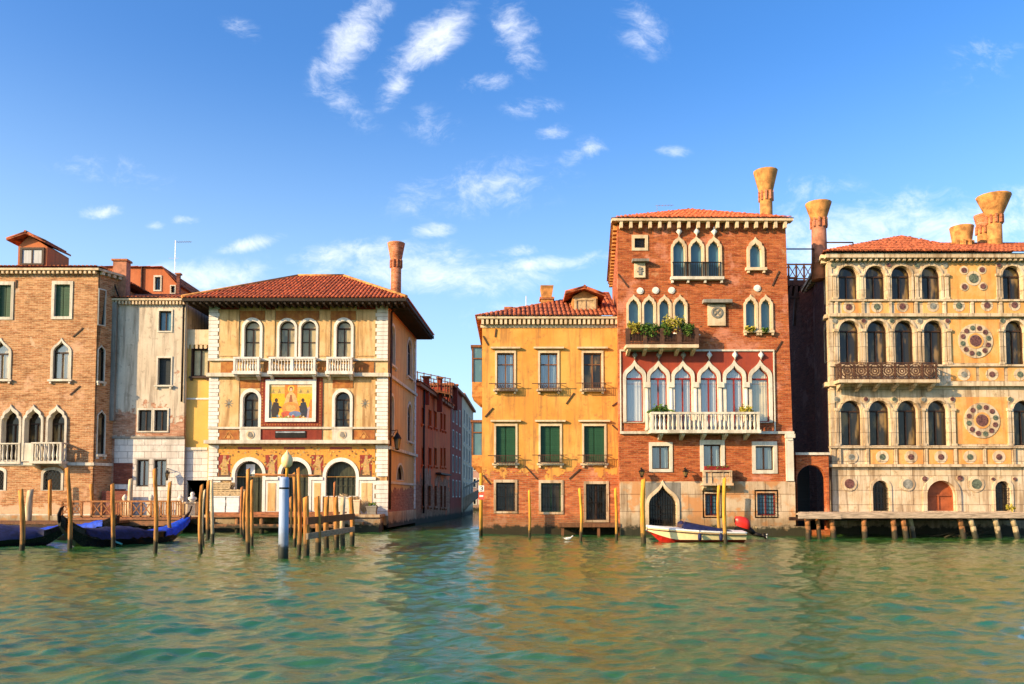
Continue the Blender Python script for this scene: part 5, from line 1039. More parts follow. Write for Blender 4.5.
for a in (u0, u1 - .05): mb.box(F, a, v1 - .06, a + .05, v1 - .003, .0, .86); [mb.box(F, a, v0, a + .03, v1 - .06, .1 + q * .12, .12 + q * .12) for q in range(6)]
B.obj(mb, 'railing', 'iron_rust', o)
# side wall, running back to the right
SD = side((xl, YD), (21.4, 61), right=False); LD = math.hypot(21.4 - xl, 15); sh = []
B.win('rect', (806, 330, 811, 362), F=SD, holes=sh, t=.14, pane='shutter_dark', sash=None, fm='stone_grey')
for r in ((824.8, 280, 827.6, 303), (824.8, 330, 827.6, 362)): B.win('round', r, F=SD, holes=sh, t=.10, pane='glass_dark', sash=None, fm='marble')
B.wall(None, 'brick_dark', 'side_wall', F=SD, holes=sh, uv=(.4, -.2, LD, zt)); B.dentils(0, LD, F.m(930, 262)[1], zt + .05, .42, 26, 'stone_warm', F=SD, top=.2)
z_ = F.m(829, 384)[1]; mb = MB(); mb.box(SD, 0, z_ - .12, .9, z_ + .12, -.02, .3); mb.box(SD, 0, F.m(829, 316)[1] - .1, .9, F.m(829, 316)[1] + .1, -.02, .24); mb.box(SD, 0, F.m(829, 466)[1] - .1, .9, F.m(829, 466)[1] + .1, -.02, .24); mb.box(SD, 0, -.2, .85, zt - .3, -.02, .04); B.obj(mb, 'corner_returns', 'marble')
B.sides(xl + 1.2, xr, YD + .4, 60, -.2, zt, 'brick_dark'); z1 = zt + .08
pk = (XZ(902, 236, YD + 5)[0], YD + 5, XZ(902, 236, YD + 5)[1]); zr = XZ(960, 243.5, YD + 5)[1]; e0 = (xl - .5, YD - .55, z1); e1 = (xr + .5, YD - .55, z1)
q1 = (XZ(945, 243, YD + 5)[0], YD + 5, zr); q2 = (xr + .5, YD + 5, zr); eb = (21.4 - .3, 61, z1); er = (xr + .5, 61, z1)
xm = XZ(972, 243, YD)[0]; q0 = (pk[0] - 2.2, YD + 5, zr); B.roof([[e0, e1, q2, q0], [(xl - .5, YD - .57, z1 + .05), (xm, YD - .57, z1 + .05), pk], [eb, e0, q0], [(xm, YD - .57, z1), (xm, YD + 12, z1), pk], [er, eb, q0, q2]], 'tile_dull', nr=2)
# chimneys
flare_chimney(B, 818.3, 203.5, 221, 255, 25, 14, YD + 1.2, 'chimney_plaster', 'chimney_pink', wbase=16); 
flare_chimney(B, 961.5, 227.3, 244, 250, 22, 17.5, YD + 4, 'chimney_plaster', 'chimney_plaster', band='chimney_plaster')
flare_chimney(B, 993.5, 196.5, 217.5, 247, 31.5, 13.5, YD + 4, 'chimney_plaster', 'chimney_plaster'); flare_chimney(B, 983, 215.5, 228, 247, 17, 12, YD + 5.2, 'brick_chimney', 'chimney_plaster')

# wooden jetty before the marble palace
t_ = thing('wooden_jetty', (XZ(930, 515, 42)[0], 42, 0), 'long weathered plank jetty on leaning stakes before the marble palace', 'jetty'); Yf = 41.3; Ff = front(Yf)
u0, z0_, u1, z1_ = Ff.rect(798, 513.2, 1075, 518.8); u0b = XZ(797, 515, 45.2)[0]; mb = MB(); n = 60
for i in range(n): a = u0 + (u1 - u0) * i / n; mb.wbox(a + .01, Yf + .08, z1_ - .08, a + (u1 - u0) / n - .01, max(Yf + .3, min(YD - .06, a * 810 / 285.)), z1_ - .004 * (i % 3))
mb.build('decking', 'wood_bleached', t_); mb = MB(); mb.wbox(u0 + .6, Yf, z0_ + .03, u1, Yf + .08, z1_ + .01); mb.wbox(u0, Yf - .02, z0_, u0 + 2.2, Yf - .001, z1_ - .06); mb.build('fascia_board', 'wood_bleached', t_)
mb = MB(); mb.wbox(u0, Yf + 1.2, z0_ - .12, u1, Yf + 1.4, z0_ + .06); mb.wbox(u0 + 2.2, YD - 1.0, z0_ - .12, u1, YD - .8, z0_ + .06); mb.build('joist', 'wood_dark', t_)
for px, lean, dx in ((809.5, 0, 0), (821, .1, .2), (834.5, .15, .1), (866.3, 0, 0), (895.5, .1, 0), (905.5, .25, 0), (917, .3, .5), (963.5, .35, .1), (973, .5, 0), (998, .35, 0), (1015.5, .45, 0), (1040, .1, 0)):
    x = XZ(px, 520, Yf)[0]; mb = MB(); r = .15 if px != 821 else .12; y = Yf + .25 + dx; mb.tube((x + lean * .6, y - .1, -.5), (x + lean * .25, y, .6), r, r * .9, 9); mb.tube((x + lean * .25, y, .6), (x, y + .05, z0_ + .05), r * .9, r * .9, 9); mb.build('stake', 'pile_rust' if px < 910 or px == 963.5 else 'pile_weathered', t_)
mb = MB(); c = (XZ(952, 536, 43)[0], 43, .12)
for i in range(9): mb.tube((c[0] - 1.2 + .25 * i, c[1] - .3 * (i % 3), .06 * (i % 2)), (c[0] + .3 + .2 * i, c[1] + .2 * (i % 4) - .3, .3 + .05 * (i % 3)), .05, n=6)
tag(mb.build('drift_wood', 'pile_rust', None, (c[0], 43, 0)), 'tangled pile of broken timber lying under the plank jetty', 'timber')
mb = MB(); u, v = front(YD).m(1002, 508); c = (u, YD - .8, z1_ + .0); foliage(mb, (c[0], c[1], c[2] + .22), .22, 60, .9, .1); tag(mb.build('potted_plant', 'plant_yellow', None, c), 'small yellow plant on the jetty before the barred right archway', 'plant')
# ================================================================ QUAY and jetties on the left
mb = MB(); mb.wbox(-45, 50.2, -.5, XZ(207, 520, 50.2)[0], 58.2, .95); struct(mb.build('quay', 'stone_base'))
mb = MB(); q0 = XZ(207, 520, 50.2)[0] + .004; mb.wbox(q0, 49.9, -.5, -8.2, 51.94, .85); mb.wbox(q0, 49.75, .85, -8.1, 51.94, 1.02); struct(mb.build('palace_quay', 'stone_base'))
mb = MB(); a = XZ(338, 525, 48.6)[0]; mb.wbox(a, 48.5, -.5, -7.95, 49.7, .45); mb.wbox(a + .25, 49.0, .45, -7.95, 49.7, .75); mb.wbox(a, 48.4, .45, -8.9, 49.0, .62); tag(mb.build('landing_steps', 'stone_base', None, (a + 2, 49, 0)), 'worn stone landing steps at the canal corner of the mosaic palace', 'steps')
def garden_post(px, py, Y, label, bust=False):
    x, z = XZ(px, py, Y); mb = MB(); t_ = thing('statue_post' if bust else 'gate_post', (x, Y, .95), label, 'statue' if bust else 'post')
    w = .30 if bust else .19; mb.wbox(x - w, Y - w, .95, x + w, Y + w, z - .62); mb.wbox(x - w - .06, Y - w - .06, z - .62, x + w + .06, Y + w + .06, z - .52); mb.build('pedestal', 'stone_warm', t_); mb = MB()
    if bust: mb.lathe((x, Y, z - .52), [(.14, 0), (.16, .06), (.25, .14), (.27, .26), (.10, .34), (.10, .38), (.135, .46), (.12, .56), (.05, .62)], 10); mb.build('bust', 'stone_white', t_)
    else: mb.lathe((x, Y, z - .52), [(.12, 0), (.06, .06), (.17, .2), (.16, .32), (.07, .45), (.01, .52)], 10); mb.build('finial', 'stone', t_)
garden_post(125, 494, 51.2, 'stone post with a cone finial at the left end of the garden wall'); garden_post(151.5, 494, 51.2, 'stone post with a cone finial between the two leaning gondola stakes'); garden_post(180.5, 494, 51.2, 'stone post with a cone finial left of the dark iron door')
garden_post(192.5, 493.5, 50.9, 'weathered stone bust on a pedestal before the dark iron door', True)
# garden wall
mb = MB(); G = front(51.4); u0 = G.m(62, 500)[0]; u1 = G.m(128, 500)[0]; mb.box(G, u0 + 2.5, .95, u1, G.m(100, 491)[1], -.2, 0); tag(mb.build('garden_wall', 'brick_dark', None, (u0, 51.5, .95)), 'low dark brick wall behind the orange wooden railing', 'wall')
# wooden deck with cross braced railing
G = front(46.5); t_ = thing('railed_jetty', (XZ(120, 520, 47)[0], 47, 0), 'orange wooden jetty railing with crossed bars before the white house', 'jetty')
u0, _, u1, _ = G.rect(62, 500, 181, 520); zd = G.m(100, 518)[1]; zr = G.m(100, 500.5)[1]; zl = G.m(100, 515.5)[1]; mb = MB(); mb.box(G, u0, zd - .1, u1, zd, -3.6, .1); mb.box(G, u0, zd - .45, u1, zd - .12, -.2, .02); mb.build('decking', 'wood_jetty', t_)
mb = MB(); n = 12
mb.box(G, u0, zr - .10, u1, zr, -.07, .07); mb.box(G, u0, zl - .08, u1, zl, -.05, .05)
for i in range(n + 1): a = u0 + (u1 - u0) * i / n; mb.box(G, a - .05, zd, a + .05, zr - .1, -.05, .05)
for i in range(n):
    a = u0 + (u1 - u0) * i / n; b = u0 + (u1 - u0) * (i + 1) / n
    if i in (0, 1, 3, 4, 7, 8): mb.beam(G, (a, zl), (b, zr - .1), .05, -.02, .02); mb.beam(G, (a, zr - .1), (b, zl), .05, -.018, .022)
    if i in (0, 1): c = (a + b) / 2; z = (zl + zr - .1) / 2; mb.ring(G, [(c + .2 * math.cos(q * .52), z + .2 * math.sin(q * .52)) for q in range(12)], [(c + .25 * math.cos(q * .52), z + .25 * math.sin(q * .52)) for q in range(12)], .03, -.01, -.01)
    if i in (5, 6, 9, 10, 11):
        for k in range(3): c = a + (b - a) * (k + 1) / 4; mb.box(G, c - .025, zl, c + .025, zr - .1, -.02, .02)
mb.build('railing', 'wood_rail', t_)
for i in range(9): a = u0 + .2 + (u1 - u0 - .4) * i / 8; mb = MB(); mb.tube((a, 46.7, -.5), (a, 46.7, zd - .1), .13, n=8); mb.build('stake', 'pile_weathered', t_)
# long low jetty at the far left
G = front(43.5); t_ = thing('plank_walkway', (-27, 44, 0), 'low dark plank walkway behind the covered gondolas at the left edge', 'jetty'); u0 = -38; u1 = XZ(104, 524, 43.5)[0]; zd = G.m(50, 522)[1]; mb = MB(); mb.box(G, u0, zd - .12, u1, zd, -2.9, 0); mb.build('decking', 'wood_brown', t_); mb = MB(); mb.box(G, u0, zd - .5, u1, zd - .14, -.1, .02); mb.build('fascia_board', 'wood_dark', t_)
for i in range(7): a = u0 + 6 + (u1 - u0 - 6.3) * i / 6; mb = MB(); mb.tube((a, 43.8, -.5), (a, 43.8, zd - .1), .13, n=8); mb.build('stake', 'pile_weathered', t_)
# jetty before the mosaic palace
G = front(47.2); t_ = thing('red_plank_jetty', (XZ(248, 520, 48)[0], 48, 0), 'reddish plank jetty carrying pallets and white parcels before the mosaic palace', 'jetty'); u0, _, u1, _ = G.rect(208, 510, 338, 520)
z1_ = G.m(250, 512.5)[1]; z0_ = G.m(250, 517.2)[1]; mb = MB(); mb.box(G, u0, z1_ - .08, u1, z1_, -2.5, -.06); mb.build('decking', 'wood_jetty', t_)
mb = MB(); mb.box(G, u0, z0_, u1, z1_ + .01, -.055, 0); mb.build('fascia_board', 'wood_jetty', t_); mb = MB(); a, b = G.m(250, 524.2)[1], G.m(250, 528)[1]; mb.box(G, u0, b, u1, a, -.06, 0); mb.build('fascia_board', 'wood_jetty', t_)
for i in range(6): a = u0 + .2 + (u1 - u0 - .4) * i / 5; mb = MB(); mb.tube((a, 47.45, -.5), (a, 47.45, z1_ - .1), .14, n=8); mb.build('stake', 'pile_rust', t_)
zj = z1_
# cargo on the jetty
def pallet(x, y, z, w=1.1):
    mb = MB()
    for i in range(5): a = x - w / 2 + i * (w - .1) / 4; mb.wbox(a, y - .4, z + .11, a + .1, y + .4, z + .135)
    for yy in (-.4, -.04, .32): mb.wbox(x - w / 2, y + yy, z + .03, x + w / 2, y + yy + .08, z + .108)
    for yy in (-.4, .32): mb.wbox(x - w / 2, y + yy, z, x + w / 2, y + yy + .08, z + .028)
    return mb
pm = pallet(0, 0, 0).build('pallet', 'wood_pale', None, (0, 0, 0)); pal0 = pm.data; bpy.data.objects.remove(pm)
order = ['bottom', 'second from the bottom', 'third from the bottom', 'fourth from the bottom', 'fifth from the bottom', 'sixth from the bottom', 'seventh from the bottom', 'topmost']
for s_, (px, n) in enumerate(((223, 13), (239.5, 10))):
    x = XZ(px, 500, 49.2)[0]
    for i in range(n):
        o = bpy.data.objects.new('pallet', pal0); COL.objects.link(o); o.location = (x + random.uniform(-.03, .03), 49.2 + random.uniform(-.04, .04), zj + .137 * i); o.scale = (1.0 if s_ == 0 else .8, 1, 1)
        wh = 'tall left stack' if s_ == 0 else 'lower right stack'; od = 'topmost' if i == n - 1 else ('bottom' if i == 0 else f'{["","second","third","fourth","fifth","sixth","seventh","eighth","ninth","tenth","eleventh","twelfth"][i]} from the bottom')
        tag(o, f'pale wooden pallet, {od} in the {wh} behind the white parcels', 'pallet', 'stacked pallets on the plank jetty')
for px, w, lab in ((220.2, .82, 'left of the two white wrapped parcels stacked before the pallets'), (234.6, .74, 'right of the two white wrapped parcels stacked before the pallets')):
    x = XZ(px, 500, 48.3)[0]; t_ = thing('wrapped_parcel', (x, 48.3, zj), lab, 'parcel'); mb = MB(); zz = zj
    for i in range(5): e = random.uniform(-.02, .02); mb.wbox(x - w / 2 + e, 47.95, zz + .004, x + w / 2 + e, 48.6, zz + .178); zz += .18
    mb.build('sheets', 'cloth_white', t_); mb = MB(); mb.wbox(x - w / 2 - .04, 47.9, zz, x + w / 2 + .04, 48.64, zz + .05); mb.build('top_sheet', 'white_paint', t_)
F = front(52.0); mb = MB(); u0, v0, u1, v1 = F.rect(244, 464, 253, 476); mb.box(F, u0, v0, u1, v1, -.42, -.38); tag(mb.build('window_notice', 'cloth_white', None, F.pt((u0 + u1) / 2, v0, -.4)), 'pale square notice in the glazing over the left arched doorway', 'notice')
# boat-like crates and planters at the corner of the mosaic palace
for px, py0, py1, Y, w, lab, m_ in ((372, 506, 516, 50.6, .62, 'square grey stone planter at the right end of the quay', 'stone_grey'), (344, 497, 514, 50.8, .9, 'whitish carved stone block behind the pile fence, under the arched water gate', 'stone'), (356, 500, 514, 50.6, .55, 'small pale carved stone block next to the wide one under the water gate', 'stone_warm')):
    x = XZ(px, 510, Y)[0]; z1_ = XZ(px, py0, Y)[1]; mb = MB(); mb.lathe((x, Y, 1.02), [(w * .62, 0), (w * .66, .06), (w * .6, .12), (w * .7, z1_ - 1.14), (w * .76, z1_ - 1.1), (w * .76, z1_ - 1.02)], 4, False, ang=math.pi / 4)
    t_ = thing('stone_planter' if 'planter' in lab else 'stone_block', (x, Y, 1.02), lab, 'planter' if 'planter' in lab else 'block'); mb.build('body', m_, t_); mb = MB(); foliage(mb, (x, Y, z1_ + .1), .3, 60, .5, .07)
    mb.build('dry_stems' if 'planter' not in lab else 'leaves', 'pile_weathered' if 'planter' not in lab else 'plant', t_)
mb = MB(); x, _ = XZ(364, 500, 50.9); 
for i in range(70): a = random.uniform(0, 6.28); mb.tube((x, 50.9, 1.05), (x + .5 * math.cos(a) * random.random(), 50.9 + .3 * math.sin(a), 1.05 + random.uniform(.4, 1.0)), .012, .006, 4)
foliage(mb, (x, 50.9, 1.7), .4, 110, .6, .05); tag(mb.build('dry_bush', 'pile_weathered', None, (x, 50.9, 1.02)), 'leafless brownish bush on the quay left of the grey planter', 'bush')

# ================================================================ MOORING PILES
def pile(px, ytop, ybase, w, mat, label, lean=0.0, group='mooring piles', name='mooring_pile', tip=None, Y=None):
    Y = Y or YW(ybase); w = w * (.86 if w < 5 else .95); x1, z1 = XZ(px, ytop, Y); x0 = XZ(px - lean, ybase, Y)[0]; r = w * Y / FPX / 2
    mb = MB(); mb.smooth = True; n = 10; k = 0; segs = 7; bend = random.uniform(-.11, .11)
    for i in range(segs + 1):
        q = i / segs; z = -.6 + (z1 + .6) * q; cx = x0 + (x1 - x0) * max(0, (z / z1)) + bend * math.sin(q * 3.14); rr = r * (1.06 - .12 * q) * random.uniform(.96, 1.04)
        for j in range(n): an = 6.2832 * j / n; mb.v.append((cx + rr * math.cos(an) * (1 + .05 * math.sin(j * 2.3)), Y + rr * math.sin(an), z + (.05 * math.cos(an) if i == segs else 0)))
    for i in range(segs):
        for j in range(n): mb.face((i * n + j, i * n + (j + 1) % n, (i + 1) * n + (j + 1) % n, (i + 1) * n + j))
    mb.smooth = False; mb.face([segs * n + j for j in range(n)])
    return tag(mb.build(name, mat, None, (x0, Y, 0)), label, 'mooring pile', group)
PL = [(0.5, 489, 527, 6, 0, 'pile cut by the left edge of the picture'), (6, 490, 526, 6, 2, 'thick pile second from the left edge, behind the navy covered gondola'), (20.5, 490, 551, 5, 0, 'long pile standing in front of the leftmost navy covered gondola'), (30.5, 490, 523, 6.5, 2, 'thick pile on the walkway left of the lattice window'),
      (50, 480, 531, 4, 0, 'slim tapering pile just left of the tall one beside the gondola prow'), (67, 468, 548, 4.8, -2, 'tallest pile on the left, right behind the black gondola prow'), (91, 484, 532, 4, 0, 'slim pile by the bright blue cover at the end of the brick palace'),
      (112.5, 484, 547, 4.6, -1, 'pile before the navy cover where a teal rope hangs'), (131, 479, 532, 5, -1.5, 'leaning pile right of the navy gondola cover'), (154.5, 469, 552, 4.6, 0, 'tallest pile in front of the white house, rusty at the top'), (170, 482, 541, 4.4, -2, 'leaning pile by the bright blue cover at the gondola stern'),
      (201.8, 485, 553, 4.5, 0, 'outermost pile between the white house and the mosaic palace'), (204.6, 490, 545, 2.6, 0, 'thin pale pile touching the right side of the outermost one'), (208.5, 481, 538, 4.3, 0, 'left pile of the pair before the wooden pallets'), (211.6, 480, 543, 3.8, -1, 'right pile of the pair before the wooden pallets'),
      (242, 487, 535, 3.6, 0, 'rusty pile standing left behind the tall yellow one'), (245, 491, 538, 3, 0, 'shorter thin pile of the clump before the mosaic palace'), (248.3, 469, 553, 4.8, 0, 'tall yellow pile leading the clump before the mosaic palace'), (251.8, 480, 546, 3.6, 0, 'pile right behind the tall yellow one before the mosaic palace'),
      (293.8, 473, 546, 3.8, 0, 'thin pile right of the blue lamp post'), (298.3, 468, 555, 4.6, 0, 'tall rusty topped pile between the blue post and the pile fence'), (290.5, 497, 536, 3, 0, 'short thin pile half hidden by the blue lamp post')]
for i, (px, yt, ybs, w, ln, lab) in enumerate(PL):
    rust = any(s in lab for s in ('rusty', 'thick')); pile(px, yt, ybs, w, 'pile_rust' if 'rusty pile' in lab else 'pile_weathered' if i in (3, 8, 12, 14) else 'pile_wood', 'weathered wooden ' + lab if len(lab.split()) < 13 else lab, ln, 'mooring piles along the left quay', Y=46 if 'on the walkway' in lab else None)
FEN = [(305.8, 497, 555, 6.5), (316.8, 497, 553, 6), (326.8, 497, 548, 5.5), (335.8, 497, 547, 5.3), (343.3, 497, 546, 5.3), (350.5, 497, 544, 5)]
oln = ['first and nearest pile of the railed fence, next to the thin tall one', 'second pile of the fence from the left, very wide at its foot', 'third pile of the fence counted from the left', 'fourth pile of the fence, before the brown stick', 'fifth pile of the fence, second from its right end', 'last pile at the right end of the railed fence']
for i, (px, yt, ybs, w) in enumerate(FEN): pile(px, yt, ybs, w, 'pile_wood' if i != 4 else 'pile_weathered', oln[i], -.5, 'piles of the fence before the mosaic palace', 'fence_pile')
pile(334.5, 482, 540, 2.6, 'pile_rust', 'thin rusty stick rising behind the fourth pile of the fence', 0, None, 'wooden_stick', Y=42)
for (ya0, yb0, ya1, yb1, m_, lab, w) in ((521, 516.5, 0, 0, 'wood_brown', 'dark upper plank nailed along the fence of piles', .26), (536.5, 529, 0, 0, 'wood_bleached', 'pale lower plank nailed along the fence of piles', .22)):
    YA, YB_ = YW(555) - .35, YW(544) - .35; p = Vector((XZ(307, ya0, YA)[0], YA, XZ(307, ya0, YA)[1])); q = Vector((XZ(354, yb0, YB_)[0], YB_, XZ(354, yb0, YB_)[1])); mb = MB(); d = Vector((0, 0, w / 2)); n = Vector((q - p).cross(Vector((0, 0, 1)))).normalized() * .04
    mb.hexa([p - d - n, q - d - n, q + d - n, p + d - n], [p - d + n, q - d + n, q + d + n, p + d + n]); tag(mb.build('fence_plank', m_, None, (p + q) / 2), lab, 'plank')
for px, yt, ybs, w, ln, lab in ((529, 490, 538, 2.9, 0, 'ochre pile before the brick foot of the yellow house, between its two barred windows'), (579.3, 488, 541, 3.4, 0, 'ochre pile standing left of the barred door of the yellow house'), (615.3, 488, 540, 3.4, -1, 'ochre pile where the yellow house meets the red palace'), (643.4, 479, 543, 5.2, -1, 'stout ochre pile at the bow of the motorboat'), (718.8, 485, 536, 3.8, -2, 'ochre pile behind the motorboat, left one of the pair'), (724.3, 478, 543, 4.6, -2, 'ochre pile in front of the motorboat, right one of the pair')): pile(px, yt, ybs, w, 'pile_ochre', lab, ln, 'ochre piles along the right quay')
# sign post at the canal corner
Ysp = YW(536); x, z = XZ(481, 473, Ysp); t_ = thing('sign_post', (x, Ysp, 0), 'yellow post with small white and red boards at the canal corner', 'sign'); mb = MB(); mb.tube((x, Ysp, -.5), (x, Ysp, z), .10, .09, 9); mb.build('post', 'pile_ochre', t_)
G = front(Ysp - .12); mb = MB(); mb.col = (.78, .76, .72); u0, v0, u1, v1 = G.rect(478.6, 485.5, 484, 491.5); mb.box(G, u0, v0, u1, v1, -.02, 0); mb.col = (.02, .02, .02); c = (u0 + u1) / 2; z = (v0 + v1) / 2
for s_ in ((c - .06, z + .09, c + .06, z + .09), (c - .02, z, c + .06, z), (c - .06, z - .09, c + .06, z - .09), (c + .06, z + .09, c + .06, z - .09)): mb.beam(G, s_[:2], s_[2:], .035, 0, .006 + abs(s_[0] - c) * .02)
mb.build('number_board', 'painted_smooth', t_); mb = MB(); u0, v0, u1, v1 = G.rect(478.4, 492.5, 484.2, 499.5); mb.col = (.70, .10, .06); mb.box(G, u0, v0, u1, v1, -.02, 0); mb.col = (.78, .74, .7); mb.box(G, u0 + .05, v0 + .14, u1 - .05, v1 - .14, 0, .006); mb.build('warning_board', 'painted_smooth', t_)
# blue lamp post
Y = YW(557.5); x, zt_ = XZ(284.5, 477, Y); t_ = thing('lamp_post', (x, Y, 0), 'thick blue mooring post carrying a yellowish globe lamp', 'lamp post'); mb = MB(); mb.lathe((x, Y, -.6), [(.175, 0), (.172, .9), (.162, zt_ + .5), (.14, zt_ + .6)], 20); mb.build('post', 'pile_blue', t_)
mb = MB(); mb.lathe((x, Y, 0), [(.172, zt_ - .42), (.172, zt_ - .36)], 20); mb.build('band', 'iron', t_); mb = MB(); zs = XZ(287, 467.5, Y)[1]; zt2 = XZ(287, 449, Y)[1]; mb.tube((x + .08, Y, zt_ - .02), (x + .08, Y, zs), .05); mb.build('stem', 'pile_ochre', t_)
mb = MB(); h = zt2 - zs; mb.lathe((x + .08, Y, zs), [(.08, 0), (.12, .03), (.175, h * .13), (.20, h * .32), (.195, h * .5), (.14, h * .67), (.075, h * .74), (.08, h * .78), (.04, h * .83), (.015, h * .95)], 18); mb.build('lamp_globe', 'lamp_globe', t_)
mb = MB(); mb.tube(Vector((x + .5, Y + 3, XZ(300, 476, Y + 3)[1])), Vector((XZ(255, 474.5, Y + 3)[0], Y + 3, XZ(255, 474.5, Y + 3)[1])), .045); mb.tube(Vector((x + .5, Y + 3, XZ(300, 476, Y + 3)[1])), Vector((XZ(309, 475.5, Y + 3)[0], Y + 3, XZ(309, 475.5, Y + 3)[1])), .045)
tag(mb.build('cross_bar', 'wood_rail', None, (x, Y + 3, 3.2)), 'thin horizontal wooden bar tied across the tall piles behind the globe lamp', 'bar')

# ================================================================ GONDOLAS
def boat_loft(mb, st):
    """st: list of (centre, side vector, list of (side offset, z)) sections"""
    k = len(mb.v); m_ = len(st[0][2])
    for c, sv_, pr in st:
        for o_, z in pr: p = Vector(c) + sv_ * o_; mb.v.append((p.x, p.y, z))
    for i in range(len(st) - 1):
        for j in range(m_ - 1): mb.face((k + i * m_ + j, k + i * m_ + j + 1, k + (i + 1) * m_ + j + 1, k + (i + 1) * m_ + j))
    mb.face([k + j for j in range(m_)]); mb.face([k + (len(st) - 1) * m_ + j for j in range(m_)])
def gondola(bow, stern, label, cover_mat, cov, hb=1.35, hs_=1.15, accent=None, prow=True):
    b = Vector((*bow, 0)); s = Vector((*stern, 0)); d = s - b; L = d.length; d.normalize(); sd = Vector((d.y, -d.x, 0)); n = 28
    t_ = thing('gondola', tuple((b + s) / 2), label, 'gondola', 'gondolas moored at the left'); st = []; W_ = .72
    def sheer(q): return .48 + (hb - .48) * max(0, (0.30 - q) / .30) ** 2.2 + (hs_ - .48) * max(0, (q - .72) / .28) ** 2.0
    def keel(q): return -.18 + (hb - .25) * max(0, (0.20 - q) / .20) ** 1.7 + (hs_ - .05) * max(0, (q - .74) / .26) ** 1.5
    def half(q): return W_ * max(.05, math.sin(math.pi * min(1, max(0, (q * .94 + .03)))) ** .8)
    for i in range(n + 1):
        q = i / n; w = half(q); zt_ = sheer(q); zk = min(keel(q), zt_ - .12); c = b + d * L * q
        st.append((c, sd, [(-w, zt_), (-w * .97, zt_ - (zt_ - zk) * .35), (-w * .62, zk), (w * .62, zk), (w * .97, zt_ - (zt_ - zk) * .35), (w, zt_), (w * .9, zt_ - .03), (-w * .9, zt_ - .03)]))
    mb = MB(); mb.smooth = False; boat_loft(mb, st); hull = mb.build('hull', 'black_lacquer', t_)
    mb = MB()
    for sgn in (-1, 1):
        for i in range(n): q0, q1 = i / n, (i + 1) / n; mb.tube(b + d * L * q0 + sd * half(q0) * sgn + Vector((0, 0, sheer(q0))), b + d * L * q1 + sd * half(q1) * sgn + Vector((0, 0, sheer(q1))), .03, n=5)
    mb.build('gunwale', 'wood_dark', t_)
    for (q0, q1, hgt, m_) in cov:
        st = []; k = 16; rnd = [random.uniform(-.05, .05) for _ in range(k + 1)]
        for i in range(k + 1):
            q = q0 + (q1 - q0) * i / k; w = half(q) * 1.08; e = math.sin(math.pi * i / k) ** .5; zt_ = sheer(q) + .03; hh = hgt * e + rnd[i] * e
            st.append((b + d * L * q, sd, [(-w - .01, zt_ - .24 - rnd[i]), (-w, zt_ + .02), (-w * .62, zt_ + hh * .62), (-w * .2, zt_ + hh), (w * .2, zt_ + hh * .96), (w * .62, zt_ + hh * .6), (w, zt_ + .02), (w + .01, zt_ - .24 + rnd[i])]))
        mb = MB(); mb.smooth = True; boat_loft(mb, st); mb.build('cover', m_, t_)
    if prow:
        F2 = Fr((b.x, b.y), d.xy, (sd.x, sd.y)); mb = MB(); pts = [(.55, .62), (.15, .85), (-.08, 1.15), (-.10, 1.45), (.02, 1.72), (.22, 1.80), (.10, 1.60), (.06, 1.40), (.14, 1.15), (.45, .95), (.8, .78)]
        mb.slab(F2, [(a, z * hb / 1.4) for a, z in pts], [], .02, -.02); mb.slab(F2, [(a, z * hb / 1.4) for a, z in pts], [], -.02, -.02, False); mb.build('prow_iron', 'iron', t_)
        F3 = F2; e = L; mb = MB(); pts = [(e - .5, hs_ - .28), (e - .1, hs_ - .05), (e + .12, hs_ + .28), (e + .2, hs_ + .5), (e + .1, hs_ + .5), (e - .02, hs_ + .22), (e - .3, hs_ + .02)]; mb.slab(F3, pts, [], .03, -.03); mb.slab(F3, pts, [], -.03, -.03, False); mb.build('stern_post', 'wood_dark', t_)
    if accent:
        mb = MB(); q = accent; p = b + d * L * q + sd * half(q) * 1.0; mb.tube(p + Vector((-.3, 0, .42)), p + Vector((.1, -.03, .15)), .04); mb.tube(p + Vector((.1, -.03, .15)), p + Vector((.35, 0, .05)), .04); mb.build('mooring_rope', 'rope_teal', t_)
    return t_
gondola((XZ(59, 530, 33.4)[0], 33.4), (XZ(189, 520, 40.5)[0], 40.5), 'black gondola with navy cover, its stern under a bright blue sheet', 'navy_cloth', ((.13, .60, .28, 'navy_cloth'), (.70, .985, .14, 'blue_cloth')), accent=.30)
gondola((XZ(118, 524, 39.0)[0], 39.0), (XZ(-60, 524, 44.0 - 2)[0], 42), 'gondola behind the black prow, covered by a bright blue sheet only', 'blue_cloth', ((.06, .40, .22, 'blue_cloth'), (.42, .95, .2, 'navy_cloth')), hb=1.25, prow=False)
gondola((XZ(64, 530, 36.2)[0], 36.2), (XZ(-95, 530, 34.2)[0], 34.2), 'leftmost black gondola wholly under a navy blue cover', 'navy_cloth', ((.12, .95, .34, 'navy_cloth'),), hb=.9, prow=False)

